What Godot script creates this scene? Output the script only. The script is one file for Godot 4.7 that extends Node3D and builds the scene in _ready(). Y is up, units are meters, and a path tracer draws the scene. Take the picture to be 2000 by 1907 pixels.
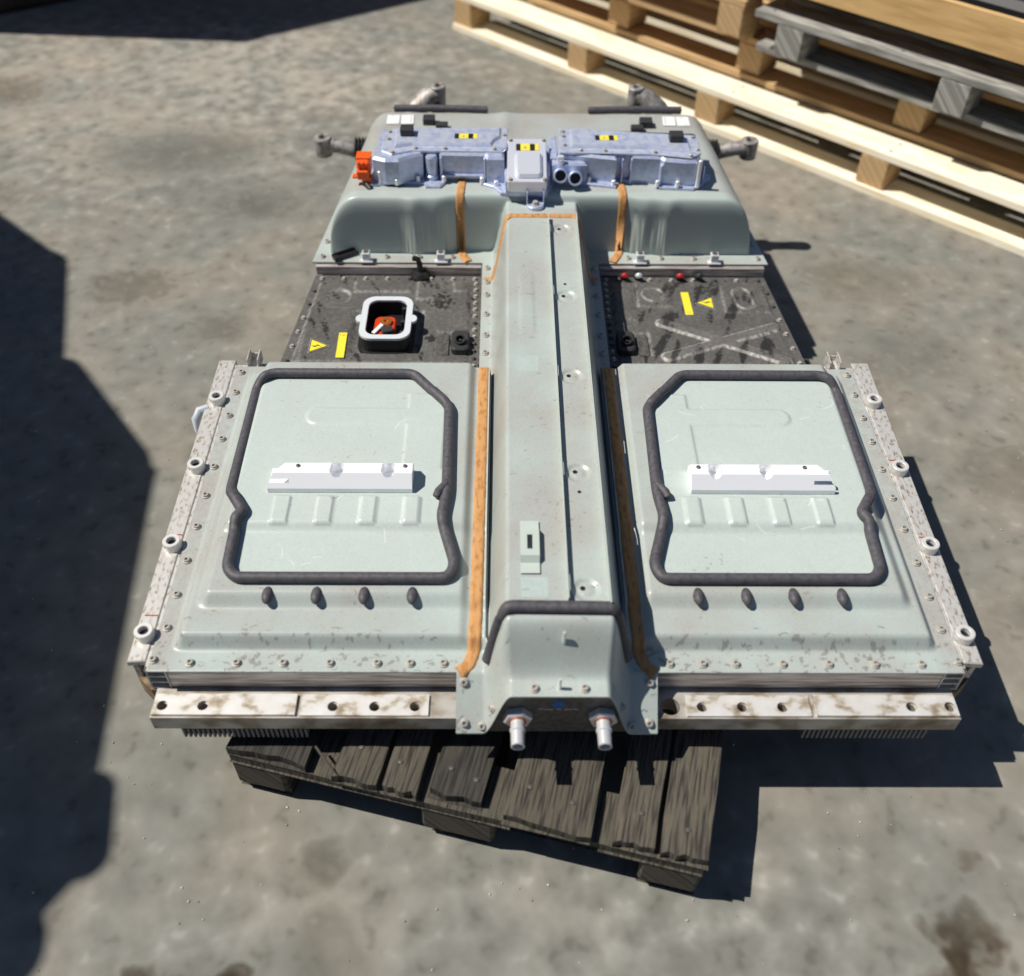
extends Node3D
# Metres, y up. The battery pack is built in its own axes: x across, z towards the viewer, y from the plane of its lid flange.

const LIFT := 0.145      # lid flange above the underside of the pack
const PALLET_TOP := 0.140
var M := {}
var rng := RandomNumberGenerator.new()
var star_bolt: ArrayMesh
var hex_bolt: ArrayMesh


# ---------------------------------------------------------------- mesh builder
class MB:
	var v := PackedVector3Array()
	var n := PackedVector3Array()
	var uv := PackedVector2Array()
	var ix := PackedInt32Array()
	var xf := Transform3D()

	func vert(p: Vector3, nn: Vector3, t := Vector2.ZERO) -> int:
		v.append(xf * p)
		n.append((xf.basis * nn).normalized())
		uv.append(t)
		return v.size() - 1

	func tri_i(a: int, b: int, c: int) -> void:   # given counter-clockwise seen from outside
		ix.append(a); ix.append(c); ix.append(b)

	func quad_i(a: int, b: int, c: int, d: int) -> void:
		tri_i(a, b, c)
		tri_i(a, c, d)

	func tri(a: Vector3, b: Vector3, c: Vector3) -> void:
		var nn := (b - a).cross(c - a)
		if nn.length_squared() < 1e-18:
			return
		nn = nn.normalized()
		tri_i(vert(a, nn, Vector2(a.x, a.z)), vert(b, nn, Vector2(b.x, b.z)), vert(c, nn, Vector2(c.x, c.z)))

	func quad(a: Vector3, b: Vector3, c: Vector3, d: Vector3, t := []) -> void:
		var nn := (c - a).cross(d - b)
		if nn.length_squared() < 1e-18:
			return
		nn = nn.normalized()
		if t.is_empty():
			t = [Vector2(a.x + a.y, a.z), Vector2(b.x + b.y, b.z), Vector2(c.x + c.y, c.z), Vector2(d.x + d.y, d.z)]
		quad_i(vert(a, nn, t[0]), vert(b, nn, t[1]), vert(c, nn, t[2]), vert(d, nn, t[3]))

	# chamfered box
	func box(c: Vector3, s: Vector3, bev := 0.0) -> void:
		var h := s * 0.5
		bev = minf(bev, minf(h.x, minf(h.y, h.z)) * 0.9)
		for ax in 3:
			var u := (ax + 1) % 3
			var w := (ax + 2) % 3
			for sg in [-1.0, 1.0]:
				var p := []
				for k in [[-1, -1], [1, -1], [1, 1], [-1, 1]]:
					var q := Vector3()
					q[ax] = sg * h[ax]
					q[u] = k[0] * (h[u] - bev) * sg
					q[w] = k[1] * (h[w] - bev)
					p.append(c + q)
				quad(p[0], p[1], p[2], p[3])
		if bev <= 0.0:
			return
		for ax in 3:
			var u := (ax + 1) % 3
			var w := (ax + 2) % 3
			for su in [-1.0, 1.0]:
				for sw in [-1.0, 1.0]:
					var p := []
					for k in [[-1, 0], [1, 0], [1, 1], [-1, 1]]:
						var q := Vector3()
						q[ax] = k[0] * (h[ax] - bev)
						q[u] = su * (h[u] - (bev if k[1] == 1 else 0.0))
						q[w] = sw * (h[w] - (0.0 if k[1] == 1 else bev))
						p.append(c + q)
					if su * sw > 0:
						quad(p[0], p[1], p[2], p[3])
					else:
						quad(p[3], p[2], p[1], p[0])
		for sx in [-1.0, 1.0]:
			for sy in [-1.0, 1.0]:
				for sz in [-1.0, 1.0]:
					var a := c + Vector3(sx * h.x, sy * (h.y - bev), sz * (h.z - bev))
					var b := c + Vector3(sx * (h.x - bev), sy * h.y, sz * (h.z - bev))
					var d := c + Vector3(sx * (h.x - bev), sy * (h.y - bev), sz * h.z)
					if sx * sy * sz > 0:
						tri(a, b, d)
					else:
						tri(a, d, b)

	static func ring_ccw(poly: PackedVector2Array) -> PackedVector2Array:
		var area := 0.0
		for i in poly.size():
			var a := poly[i]
			var b := poly[(i + 1) % poly.size()]
			area += a.x * b.y - b.x * a.y
		if area > 0:      # x,z plane seen from above: z runs down, so this is clockwise there
			var r := poly.duplicate()
			r.reverse()
			return r
		return poly

	static func inset(poly: PackedVector2Array, d: float) -> PackedVector2Array:
		var out := PackedVector2Array()
		var m := poly.size()
		for i in m:
			var p := poly[(i + m - 1) % m]
			var c := poly[i]
			var q := poly[(i + 1) % m]
			var e1 := (c - p).normalized()
			var e2 := (q - c).normalized()
			var n1 := Vector2(e1.y, -e1.x)
			var n2 := Vector2(e2.y, -e2.x)
			var b := (n1 + n2)
			var k := b.length()
			b = b / maxf(k, 1e-6)
			out.append(c - b * d / maxf(0.35, b.dot(n1)) * -1.0)
		return out

	# prism over a polygon in x,z, from y0 up to y1, top edge chamfered
	func prism(poly: PackedVector2Array, y0: float, y1: float, bev := 0.0, bottom := false) -> void:
		poly = ring_ccw(poly)
		var m := poly.size()
		var top := poly
		if bev > 0.0:
			top = inset(poly, bev)
			var cx := 0.0
		for i in m:
			var a := poly[i]
			var b := poly[(i + 1) % m]
			quad(Vector3(a.x, y0, a.y), Vector3(b.x, y0, b.y), Vector3(b.x, y1 - bev, b.y), Vector3(a.x, y1 - bev, a.y))
			if bev > 0.0:
				var c := top[i]
				var d := top[(i + 1) % m]
				quad(Vector3(a.x, y1 - bev, a.y), Vector3(b.x, y1 - bev, b.y), Vector3(d.x, y1, d.y), Vector3(c.x, y1, c.y))
		var t := Geometry2D.triangulate_polygon(top)
		for k in range(0, t.size(), 3):
			face(top[t[k]], top[t[k + 1]], top[t[k + 2]], y1, true)
			if bottom:
				face(poly[t[k]], poly[t[k + 1]], poly[t[k + 2]], y0, false)

	func face(a: Vector2, b: Vector2, c: Vector2, y: float, up: bool) -> void:
		var p := Vector3(a.x, y, a.y)
		var q := Vector3(b.x, y, b.y)
		var r := Vector3(c.x, y, c.y)
		if ((q - p).cross(r - p).y > 0) == up:
			tri(p, q, r)
		else:
			tri(p, r, q)

	# rotation about y of a profile of (radius, height), listed from the bottom outside upwards and inwards
	func lathe(prof: Array, segs := 20, axis := Transform3D()) -> void:
		var keep := xf
		xf = xf * axis
		for i in prof.size() - 1:
			var a: Vector2 = prof[i]
			var b: Vector2 = prof[i + 1]
			var d := b - a
			if d.length() < 1e-7:
				continue
			var nn := Vector2(d.y, -d.x).normalized()
			var base := v.size()
			for k in segs + 1:
				var ang := TAU * k / segs
				var cs := Vector3(cos(ang), 0, sin(ang))
				var nr := Vector3(cs.x * nn.x, nn.y, cs.z * nn.x)
				vert(Vector3(cs.x * a.x, a.y, cs.z * a.x), nr, Vector2(a.x, a.y))
				vert(Vector3(cs.x * b.x, b.y, cs.z * b.x), nr, Vector2(b.x, b.y))
			for k in segs:
				var o := base + k * 2
				quad_i(o, o + 1, o + 3, o + 2)
		xf = keep

	# tube along points; squash scales the height
	func tube(pts: PackedVector3Array, r: float, segs := 10, closed := false, squash := 1.0, taper := []) -> void:
		var m := pts.size()
		var base := v.size()
		for i in m:
			var a := pts[(i + m - 1) % m] if closed or i > 0 else pts[i]
			var b := pts[(i + 1) % m] if closed or i < m - 1 else pts[i]
			var t := (b - a).normalized()
			var up := Vector3.UP if absf(t.y) < 0.95 else Vector3.BACK
			var side := t.cross(up).normalized()
			var u2 := side.cross(t).normalized()
			var rr: float = r * (taper[i] if taper.size() == m else 1.0)
			for k in segs:
				var ang := TAU * k / segs
				var nn := (side * cos(ang) + u2 * sin(ang) * (1.0 / squash)).normalized()
				vert(pts[i] + side * cos(ang) * rr + u2 * sin(ang) * rr * squash, nn, Vector2(float(k) / segs * 0.06, i * 0.02))
		var last := m if closed else m - 1
		for i in last:
			var j := (i + 1) % m
			for k in segs:
				var k2 := (k + 1) % segs
				quad_i(base + i * segs + k, base + j * segs + k, base + j * segs + k2, base + i * segs + k2)
		if not closed:
			for e in [0, m - 1]:
				var mid := pts[e]
				var dir := (pts[1] - pts[0]).normalized() * -1.0 if e == 0 else (pts[m - 1] - pts[m - 2]).normalized()
				var c := vert(mid + dir * r * 0.35, dir)
				for k in segs:
					var k2 := (k + 1) % segs
					var pa: int = base + e * segs + k
					var pb: int = base + e * segs + k2
					if e == 0:
						tri_i(c, pa, pb)
					else:
						tri_i(c, pb, pa)

	func ellipsoid(c: Vector3, r: Vector3, segs := 14, rings := 8) -> void:
		var base := v.size()
		for i in rings + 1:
			var th := PI * i / rings
			for k in segs + 1:
				var ph := TAU * k / segs
				var d := Vector3(sin(th) * cos(ph), cos(th), sin(th) * sin(ph))
				vert(c + d * r, d / r, Vector2(ph, th) * 0.02)
		for i in rings:
			for k in segs:
				var a := base + i * (segs + 1) + k
				quad_i(a, a + 1, a + segs + 2, a + segs + 1)

	func done() -> ArrayMesh:
		var arr := []
		arr.resize(Mesh.ARRAY_MAX)
		arr[Mesh.ARRAY_VERTEX] = v
		arr[Mesh.ARRAY_NORMAL] = n
		arr[Mesh.ARRAY_TEX_UV] = uv
		arr[Mesh.ARRAY_INDEX] = ix
		var m := ArrayMesh.new()
		m.add_surface_from_arrays(Mesh.PRIMITIVE_TRIANGLES, arr)
		return m


# ---------------------------------------------------------------- small helpers
func put(called: String, mesh: Mesh, m: Material, parent: Node3D, at := Transform3D()) -> MeshInstance3D:
	var o := MeshInstance3D.new()
	o.name = called
	o.mesh = mesh
	o.material_override = null
	if mesh.get_surface_count() > 0 and mesh.surface_get_material(0) == null:
		mesh.surface_set_material(0, m)
	elif mesh.surface_get_material(0) != m:
		o.set_surface_override_material(0, m)
	o.transform = at
	parent.add_child(o, true)
	return o


func part(called: String, b: MB, m: Material, parent: Node3D, at := Transform3D()) -> MeshInstance3D:
	return put(called, b.done(), m, parent, at)


func node(called: String, parent: Node3D, at := Transform3D()) -> Node3D:
	var o := Node3D.new()
	o.name = called
	o.transform = at
	parent.add_child(o, true)
	return o


func thing(called: String, label: String, category: String, at := Transform3D(), group := "") -> Node3D:
	var o := node(called, self, at)
	tag(o, label, category, group)
	return o


func tag(o: Node3D, label: String, category: String, group := "") -> void:
	o.set_meta("label", label)
	o.set_meta("category", category)
	if group:
		o.set_meta("group", group)


func T(x: float, y: float, z: float, turn := 0.0) -> Transform3D:
	return Transform3D(Basis(Vector3.UP, turn), Vector3(x, y, z))


func P2(a: Array) -> PackedVector2Array:
	var p := PackedVector2Array()
	for i in range(0, a.size(), 2):
		p.append(Vector2(a[i], a[i + 1]))
	return p


func mirror(p: PackedVector2Array) -> PackedVector2Array:
	var q := PackedVector2Array()
	for a in p:
		q.append(Vector2(-a.x, a.y))
	return q


# corners of a polyline rounded with radius r
func rounded(p: PackedVector2Array, r: float, closed: bool, step := 0.006) -> PackedVector2Array:
	var key := PackedVector2Array()
	var m := p.size()
	for i in m:
		if not closed and (i == 0 or i == m - 1):
			key.append(p[i])
			continue
		var a := p[(i + m - 1) % m]
		var c := p[i]
		var b := p[(i + 1) % m]
		var k := minf(r, minf(a.distance_to(c), b.distance_to(c)) * 0.45)
		var s := c + (a - c).normalized() * k
		var e := c + (b - c).normalized() * k
		for j in 6:
			var t := j / 5.0
			key.append(s.lerp(c, t).lerp(c.lerp(e, t), t))
	var out := PackedVector2Array()
	var last := key.size() if closed else key.size() - 1
	for i in last:
		var a := key[i]
		var b := key[(i + 1) % key.size()]
		var q := maxi(1, int(ceil(a.distance_to(b) / step)))
		for j in q:
			out.append(a.lerp(b, float(j) / q))
	if not closed:
		out.append(key[key.size() - 1])
	return out


func round_rect(cx: float, cz: float, w: float, d: float, r: float, q := 4) -> PackedVector2Array:
	var p := PackedVector2Array()
	for c in [[1, 1, 0.0], [-1, 1, PI / 2], [-1, -1, PI], [1, -1, PI * 1.5]]:
		for k in q + 1:
			var a: float = c[2] + PI / 2 * k / q
			p.append(Vector2(cx + c[0] * (w / 2 - r) + cos(a) * r, cz + c[1] * (d / 2 - r) + sin(a) * r))
	return p


# ---------------------------------------------------------------- materials
func noise(freq: float, octaves := 4, kind := FastNoiseLite.TYPE_SIMPLEX_SMOOTH, sd := 1) -> FastNoiseLite:
	var f := FastNoiseLite.new()
	f.noise_type = kind
	f.frequency = freq
	f.seed = sd
	f.fractal_octaves = octaves
	return f


func ramp(stops: Array) -> Gradient:
	var g := Gradient.new()
	var o := PackedFloat32Array()
	var c := PackedColorArray()
	for s in stops:
		o.append(s[0])
		c.append(s[1])
	g.offsets = o
	g.colors = c
	return g


func ntex(f: FastNoiseLite, g: Gradient = null, size := 512, normal := false, strength := 4.0) -> NoiseTexture2D:
	var t := NoiseTexture2D.new()
	t.width = size
	t.height = size
	t.seamless = true
	t.noise = f
	if g:
		t.color_ramp = g
	t.as_normal_map = normal
	t.bump_strength = strength
	return t


func mat(called: String, c: Color, rough: float, metal := 0.0) -> StandardMaterial3D:
	var m := StandardMaterial3D.new()
	m.resource_name = called
	m.albedo_color = c
	m.roughness = rough
	m.metallic = metal
	M[called] = m
	return m


func grained(m: StandardMaterial3D, t: Texture2D, sc: Vector3, relief: Texture2D = null, depth := 0.05) -> StandardMaterial3D:
	m.albedo_texture = t
	m.uv1_triplanar = true
	m.uv1_scale = sc
	if relief:
		m.heightmap_enabled = true
		m.heightmap_texture = relief
		m.heightmap_scale = depth
	return m


func c8(r: int, g: int, b: int) -> Color:
	return Color8(r, g, b)


func materials() -> void:
	var fine := ntex(noise(0.02, 5, FastNoiseLite.TYPE_SIMPLEX, 11))
	var speck := ntex(noise(0.05, 3, FastNoiseLite.TYPE_SIMPLEX, 5), ramp([[0.0, c8(255, 255, 255)], [0.52, c8(248, 246, 243)], [0.66, c8(238, 233, 226)], [0.80, c8(206, 196, 182)], [0.95, c8(140, 126, 108)]]))
	var smear := ntex(noise(0.008, 5, FastNoiseLite.TYPE_SIMPLEX, 21), ramp([[0.0, c8(150, 134, 114)], [0.3, c8(196, 186, 172)], [0.48, c8(230, 226, 219)], [0.7, c8(246, 245, 243)], [1.0, c8(255, 255, 255)]]))
	var smear2 := ntex(noise(0.010, 5, FastNoiseLite.TYPE_SIMPLEX, 22), ramp([[0.0, c8(150, 132, 108)], [0.25, c8(204, 192, 174)], [0.42, c8(240, 237, 232)], [1.0, c8(255, 255, 255)]]))
	var cast := ntex(noise(0.012, 5, FastNoiseLite.TYPE_SIMPLEX, 31), ramp([[0.0, c8(206, 216, 240)], [0.4, c8(236, 239, 247)], [0.65, c8(248, 249, 253)], [1.0, c8(255, 255, 255)]]))
	var dark := ntex(noise(0.015, 5, FastNoiseLite.TYPE_SIMPLEX, 41), ramp([[0.0, c8(170, 170, 170)], [0.6, c8(235, 232, 228)], [1.0, c8(255, 250, 240)]]))

	grained(mat("foam", c8(86, 85, 93), 0.6), dark, Vector3.ONE * 9.0, fine, 0.012)
	mat("film", c8(58, 60, 62), 0.35)
	mat("rubber", c8(30, 31, 34), 0.55)
	mat("black_plastic", c8(26, 26, 28), 0.42)
	mat("black_part", c8(46, 46, 48), 0.55)
	mat("port_white", c8(200, 205, 210), 0.45)
	mat("sleeve_grey", c8(176, 182, 192), 0.5)
	mat("sticker_white", c8(228, 229, 228), 0.5)
	mat("yellow", c8(232, 214, 58), 0.5)
	mat("print_black", c8(24, 24, 24), 0.5)
	mat("print_grey", c8(126, 126, 128), 0.6)
	mat("print_light", c8(206, 206, 204), 0.6)
	mat("orange", c8(232, 92, 24), 0.38)
	mat("terminal_red", c8(196, 58, 18), 0.3)
	mat("copper", c8(228, 148, 70), 0.3, 0.8)
	mat("red", c8(176, 40, 42), 0.4)
	mat("blue_dot", c8(20, 96, 168), 0.5)
	mat("copper_seal", c8(186, 120, 92), 0.4, 0.6)
	mat("chrome", c8(232, 233, 236), 0.28, 0.5)
	grained(mat("bolt_steel", c8(206, 204, 198), 0.42, 0.25), dark, Vector3.ONE * 40.0)
	mat("bolt_dark", c8(92, 90, 88), 0.45, 0.4)
	grained(mat("alu_cast", c8(198, 206, 226), 0.4, 0.45), cast, Vector3.ONE * 7.0, fine, 0.02)
	grained(mat("alu_sheet", c8(212, 218, 232), 0.36, 0.45), cast, Vector3.ONE * 5.0)
	mat("alu_bright", c8(228, 230, 234), 0.36, 0.4)
	grained(mat("alu_rail", c8(206, 205, 203), 0.42, 0.35), speck, Vector3(3.5, 3.5, 1.6))
	grained(mat("alu_plate", c8(224, 224, 224), 0.42, 0.3), smear2, Vector3(3, 4, 4))
	mat("bracket_alu", c8(246, 247, 250), 0.34, 0.2)
	mat("bush_metal", c8(216, 215, 212), 0.42, 0.3)
	mat("alu_mid", c8(222, 225, 234), 0.38, 0.45)
	mat("alu_plain", c8(200, 198, 194), 0.45, 0.3)
	mat("bore_dark", c8(30, 34, 44), 0.4, 0.3)
	grained(mat("alu_bar", c8(190, 187, 182), 0.45, 0.35), smear, Vector3(2.2, 3, 4))
	grained(mat("alu_face", c8(228, 224, 222), 0.4, 0.3), ntex(noise(0.01, 5, FastNoiseLite.TYPE_SIMPLEX, 51), ramp([[0.0, c8(128, 116, 104)], [0.4, c8(196, 190, 186)], [1.0, c8(255, 255, 255)]])), Vector3(1.2, 26, 26))
	grained(mat("cast_dirty", c8(176, 175, 176), 0.55, 0.4), smear, Vector3.ONE * 9.0, fine, 0.05)
	mat("comb_grey", c8(112, 112, 112), 0.6)
	grained(mat("plate_dark", c8(104, 102, 100), 0.5, 0.25), dark, Vector3.ONE * 8.0)
	grained(mat("tray", c8(88, 82, 76), 0.7, 0.2), smear, Vector3.ONE * 3.0)
	grained(mat("tray_dirt", c8(142, 124, 102), 0.9), smear, Vector3.ONE * 7.0, fine, 0.1)
	mat("lid_part", c8(180, 190, 183), 0.4)
	var crinkle := ntex(noise(0.02, 5, FastNoiseLite.TYPE_SIMPLEX, 61), ramp([[0.0, c8(190, 158, 118)], [0.28, c8(232, 208, 172)], [0.5, c8(250, 236, 210)], [1.0, c8(255, 244, 224)]]))
	grained(mat("tape", c8(188, 148, 104), 0.7), crinkle, Vector3(7, 7, 2.5), fine, 0.03)

	var wn := noise(0.012, 6, FastNoiseLite.TYPE_SIMPLEX, 71)
	var grain := ntex(wn)
	var weather := ntex(wn, ramp([[0.0, c8(34, 32, 30)], [0.3, c8(72, 69, 65)], [0.48, c8(98, 95, 90)], [0.62, c8(116, 113, 106)], [0.78, c8(104, 99, 86)], [1.0, c8(150, 146, 136)]]), 1024)
	for k in 3:
		var w := mat("weathered_wood_%d" % k, [c8(184, 180, 170), c8(140, 138, 136), c8(198, 192, 182)][k], 0.85)
		w.albedo_texture = weather
		w.uv1_scale = Vector3(10.0, 0.6, 1)
		w.heightmap_enabled = true
		w.heightmap_texture = grain
		w.heightmap_scale = 0.14
	var pn := noise(0.01, 5, FastNoiseLite.TYPE_SIMPLEX, 81)
	var pale := ntex(pn, ramp([[0.0, c8(238, 222, 190)], [0.35, c8(246, 236, 212)], [0.55, c8(250, 244, 228)], [1.0, c8(252, 248, 238)]]))
	var tan_g := ntex(pn, ramp([[0.0, c8(184, 158, 122)], [0.4, c8(204, 178, 140)], [1.0, c8(220, 196, 160)]]))
	var grey_g := ntex(noise(0.014, 5, FastNoiseLite.TYPE_SIMPLEX, 91), ramp([[0.0, c8(118, 116, 112)], [0.4, c8(158, 157, 152)], [0.7, c8(186, 185, 180)], [1.0, c8(206, 204, 196)]]))
	for a in [["pale_wood", pale, c8(250, 247, 240)], ["tan_wood", tan_g, c8(236, 226, 210)], ["grey_wood", grey_g, c8(226, 226, 224)], ["amber_wood", tan_g, c8(255, 240, 206)]]:
		var w := mat(a[0], a[2], 0.8)
		w.albedo_texture = a[1]
		w.uv1_scale = Vector3(6.0, 0.7, 1)
		w.heightmap_enabled = true
		w.heightmap_texture = grain
		w.heightmap_scale = 0.03
	grained(mat("container_paint", c8(176, 88, 44), 0.6), smear, Vector3.ONE * 0.8)
	grained(mat("container_frame", c8(70, 58, 50), 0.7), smear, Vector3.ONE * 0.8)


# ---------------------------------------------------------------- the ground
func ground_image() -> Image:
	var size := 1280
	var span := 6.0
	var data := PackedByteArray()
	data.resize(size * size * 3)
	var big := noise(0.55, 3, FastNoiseLite.TYPE_SIMPLEX_SMOOTH, 3)
	var mid := noise(2.6, 3, FastNoiseLite.TYPE_SIMPLEX_SMOOTH, 4)
	var small := noise(11.0, 3, FastNoiseLite.TYPE_SIMPLEX, 6)
	var mot := noise(10.0, 4, FastNoiseLite.TYPE_SIMPLEX_SMOOTH, 9)
	var spots := [[-1.6, -2.7, 0.75, 0.5, 0.05], [-0.9, -3.0, 0.5, 0.3, 0.04], [-0.2, 0.5, 0.6, 0.2, 0.035], [0.5, 0.5, 0.4, 0.2, 0.03], [-2.0, -2.75, 0.16, 0.10, -0.16], [-1.25, -2.3, 0.20, 0.12, -0.12], [-0.9, -1.95, 0.10, 0.08, -0.10], [-1.75, -2.0, 0.1, 0.05, -0.08],
		[-0.62, 0.40, 0.07, 0.025, -0.30], [-0.66, 0.46, 0.05, 0.03, -0.26], [-0.52, 0.39, 0.03, 0.02, -0.28], [-0.39, 0.36, 0.06, 0.05, -0.10], [-0.68, 0.55, 0.03, 0.05, -0.26],
		[0.67, 0.33, 0.05, 0.06, -0.24], [0.66, 0.45, 0.06, 0.1, -0.2], [0.7, 0.52, 0.04, 0.05, -0.22], [0.72, 0.2, 0.02, 0.02, -0.2], [-0.4, 0.2, 0.03, 0.03, -0.12],
		[1.15, -0.75, 0.12, 0.07, -0.08], [1.1, -0.3, 0.1, 0.06, -0.08], [1.0, -1.2, 0.12, 0.1, -0.07], [0.95, -1.55, 0.14, 0.08, -0.07], [-1.2, -1.5, 0.09, 0.06, -0.12], [-0.9, -1.3, 0.07, 0.05, -0.1]]
	var at := 0
	for j in size:
		var z := -4.6 + span * (j + 0.5) / size
		for i in size:
			var x := -3.0 + span * (i + 0.5) / size
			var b := big.get_noise_2d(x, z)
			var m := mid.get_noise_2d(x, z)
			var s := small.get_noise_2d(x, z)
			var l := 0.472 + 0.03 * b + 0.025 * m + 0.04 * mot.get_noise_2d(x, z) + 0.03 * s
			l += 0.05 * smoothstep(0.5, 0.9, s) - 0.05 * smoothstep(-0.45, -0.85, s)
			var warm := 0.008 + 0.02 * clampf(m + b, -0.4, 1.0)
			for q in spots:
				var dx: float = (x - q[0]) / q[2]
				var dz: float = (z - q[1]) / q[3]
				var d := dx * dx + dz * dz
				if d < 4.0:
					var share := clampf(1.3 - d * 0.6 + 1.2 * s + 0.8 * m, 0.0, 1.0) * 0.8
					l += q[4] * share
					if q[4] < -0.15:
						warm += 0.022 * share
			data[at] = clampi(int((l + warm) * 255), 0, 255)
			data[at + 1] = clampi(int((l + 0.001) * 255), 0, 255)
			data[at + 2] = clampi(int((l - 0.026 - warm * 0.6) * 255), 0, 255)
			at += 3
	return Image.create_from_data(size, size, false, Image.FORMAT_RGB8, data)


func build_ground() -> void:
	var m := mat("concrete", Color.WHITE, 0.9)
	m.albedo_texture = ImageTexture.create_from_image(ground_image())
	m.heightmap_enabled = true
	m.heightmap_texture = ntex(noise(0.03, 5, FastNoiseLite.TYPE_SIMPLEX, 8), null, 1024)
	m.heightmap_scale = 0.12
	var b := MB.new()
	var reach := 120.0
	var uvs := []
	for p in [[-reach, reach], [reach, reach], [reach, -reach], [-reach, -reach]]:
		uvs.append(Vector2((p[0] + 3.0) / 6.0, (p[1] + 4.6) / 6.0))
	b.quad(Vector3(-reach, 0, reach), Vector3(reach, 0, reach), Vector3(reach, 0, -reach), Vector3(-reach, 0, -reach), uvs)
	var g := part("ground", b, m, self)
	g.set_meta("kind", "structure")
	g.set_meta("label", "stained grey concrete yard")


# ---------------------------------------------------------------- boards and pallets
# a board of real thickness: length along z, a little worn at the ends; grain runs along it
func board(w: float, t: float, l: float, worn: float, sd: int) -> ArrayMesh:
	var r := RandomNumberGenerator.new()
	r.seed = sd
	var nx := 6 if worn > 0.0 else 2
	var nz := maxi(2, int(l / 0.06)) if worn > 0.0 else 2
	var off := Vector2(r.randf() * 5.0, r.randf() * 5.0)
	var e0 := PackedFloat32Array()
	var e1 := PackedFloat32Array()
	for i in nx + 1:
		e0.append(r.randf_range(0.0, worn))
		e1.append(r.randf_range(0.0, worn))
	var s0 := PackedFloat32Array()
	var s1 := PackedFloat32Array()
	var top := PackedFloat32Array()
	for j in nz + 1:
		s0.append(r.randf_range(0.0, worn * 0.35))
		s1.append(r.randf_range(0.0, worn * 0.35))
	for k in (nx + 1) * (nz + 1):
		top.append(r.randf_range(-worn, 0.0) * 0.12)
	var b := MB.new()
	var p := []
	for j in nz + 1:
		for i in nx + 1:
			var fx := float(i) / nx
			var fz := float(j) / nz
			var x := lerpf(-w / 2 + s0[j], w / 2 - s1[j], fx)
			var z := lerpf(-l / 2 + e0[i], l / 2 - e1[i], fz)
			var edge := 0.0
			if worn > 0.0 and (i == 0 or i == nx):
				edge = -r.randf_range(0.0, worn * 0.3)
			p.append(Vector3(x, t / 2 + top[j * (nx + 1) + i] + edge, z))
	for j in nz:
		for i in nx:
			var a: Vector3 = p[j * (nx + 1) + i]
			var c: Vector3 = p[j * (nx + 1) + i + 1]
			var d: Vector3 = p[(j + 1) * (nx + 1) + i + 1]
			var e: Vector3 = p[(j + 1) * (nx + 1) + i]
			b.quad(e, d, c, a, [off + Vector2(e.x, e.z), off + Vector2(d.x, d.z), off + Vector2(c.x, c.z), off + Vector2(a.x, a.z)])
	var lo := Vector3(0, -t, 0)
	for j in nz:
		for i in [0, nx]:
			var a: Vector3 = p[j * (nx + 1) + i]
			var c: Vector3 = p[(j + 1) * (nx + 1) + i]
			var a2 := Vector3(a.x, -t / 2, a.z)
			var c2 := Vector3(c.x, -t / 2, c.z)
			var uvs := [off + Vector2(a.y, a.z), off + Vector2(a2.y, a.z), off + Vector2(c2.y, c.z), off + Vector2(c.y, c.z)]
			if i == 0:
				b.quad(a, a2, c2, c, uvs)
			else:
				uvs.reverse()
				b.quad(c, c2, a2, a, uvs)
	for i in nx:
		for j in [0, nz]:
			var a: Vector3 = p[j * (nx + 1) + i]
			var c: Vector3 = p[j * (nx + 1) + i + 1]
			var a2 := Vector3(a.x, -t / 2, a.z)
			var c2 := Vector3(c.x, -t / 2, c.z)
			var uvs := [off + Vector2(a.x, a.y), off + Vector2(c.x, c.y), off + Vector2(c.x, c2.y), off + Vector2(a.x, a2.y)]
			if j == 0:
				b.quad(a, c, c2, a2, uvs)
			else:
				uvs.reverse()
				b.quad(a2, c2, c, a, uvs)
	b.quad(Vector3(-w / 2, -t / 2, -l / 2), Vector3(w / 2, -t / 2, -l / 2), Vector3(w / 2, -t / 2, l / 2), Vector3(-w / 2, -t / 2, l / 2))
	return b.done()


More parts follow.
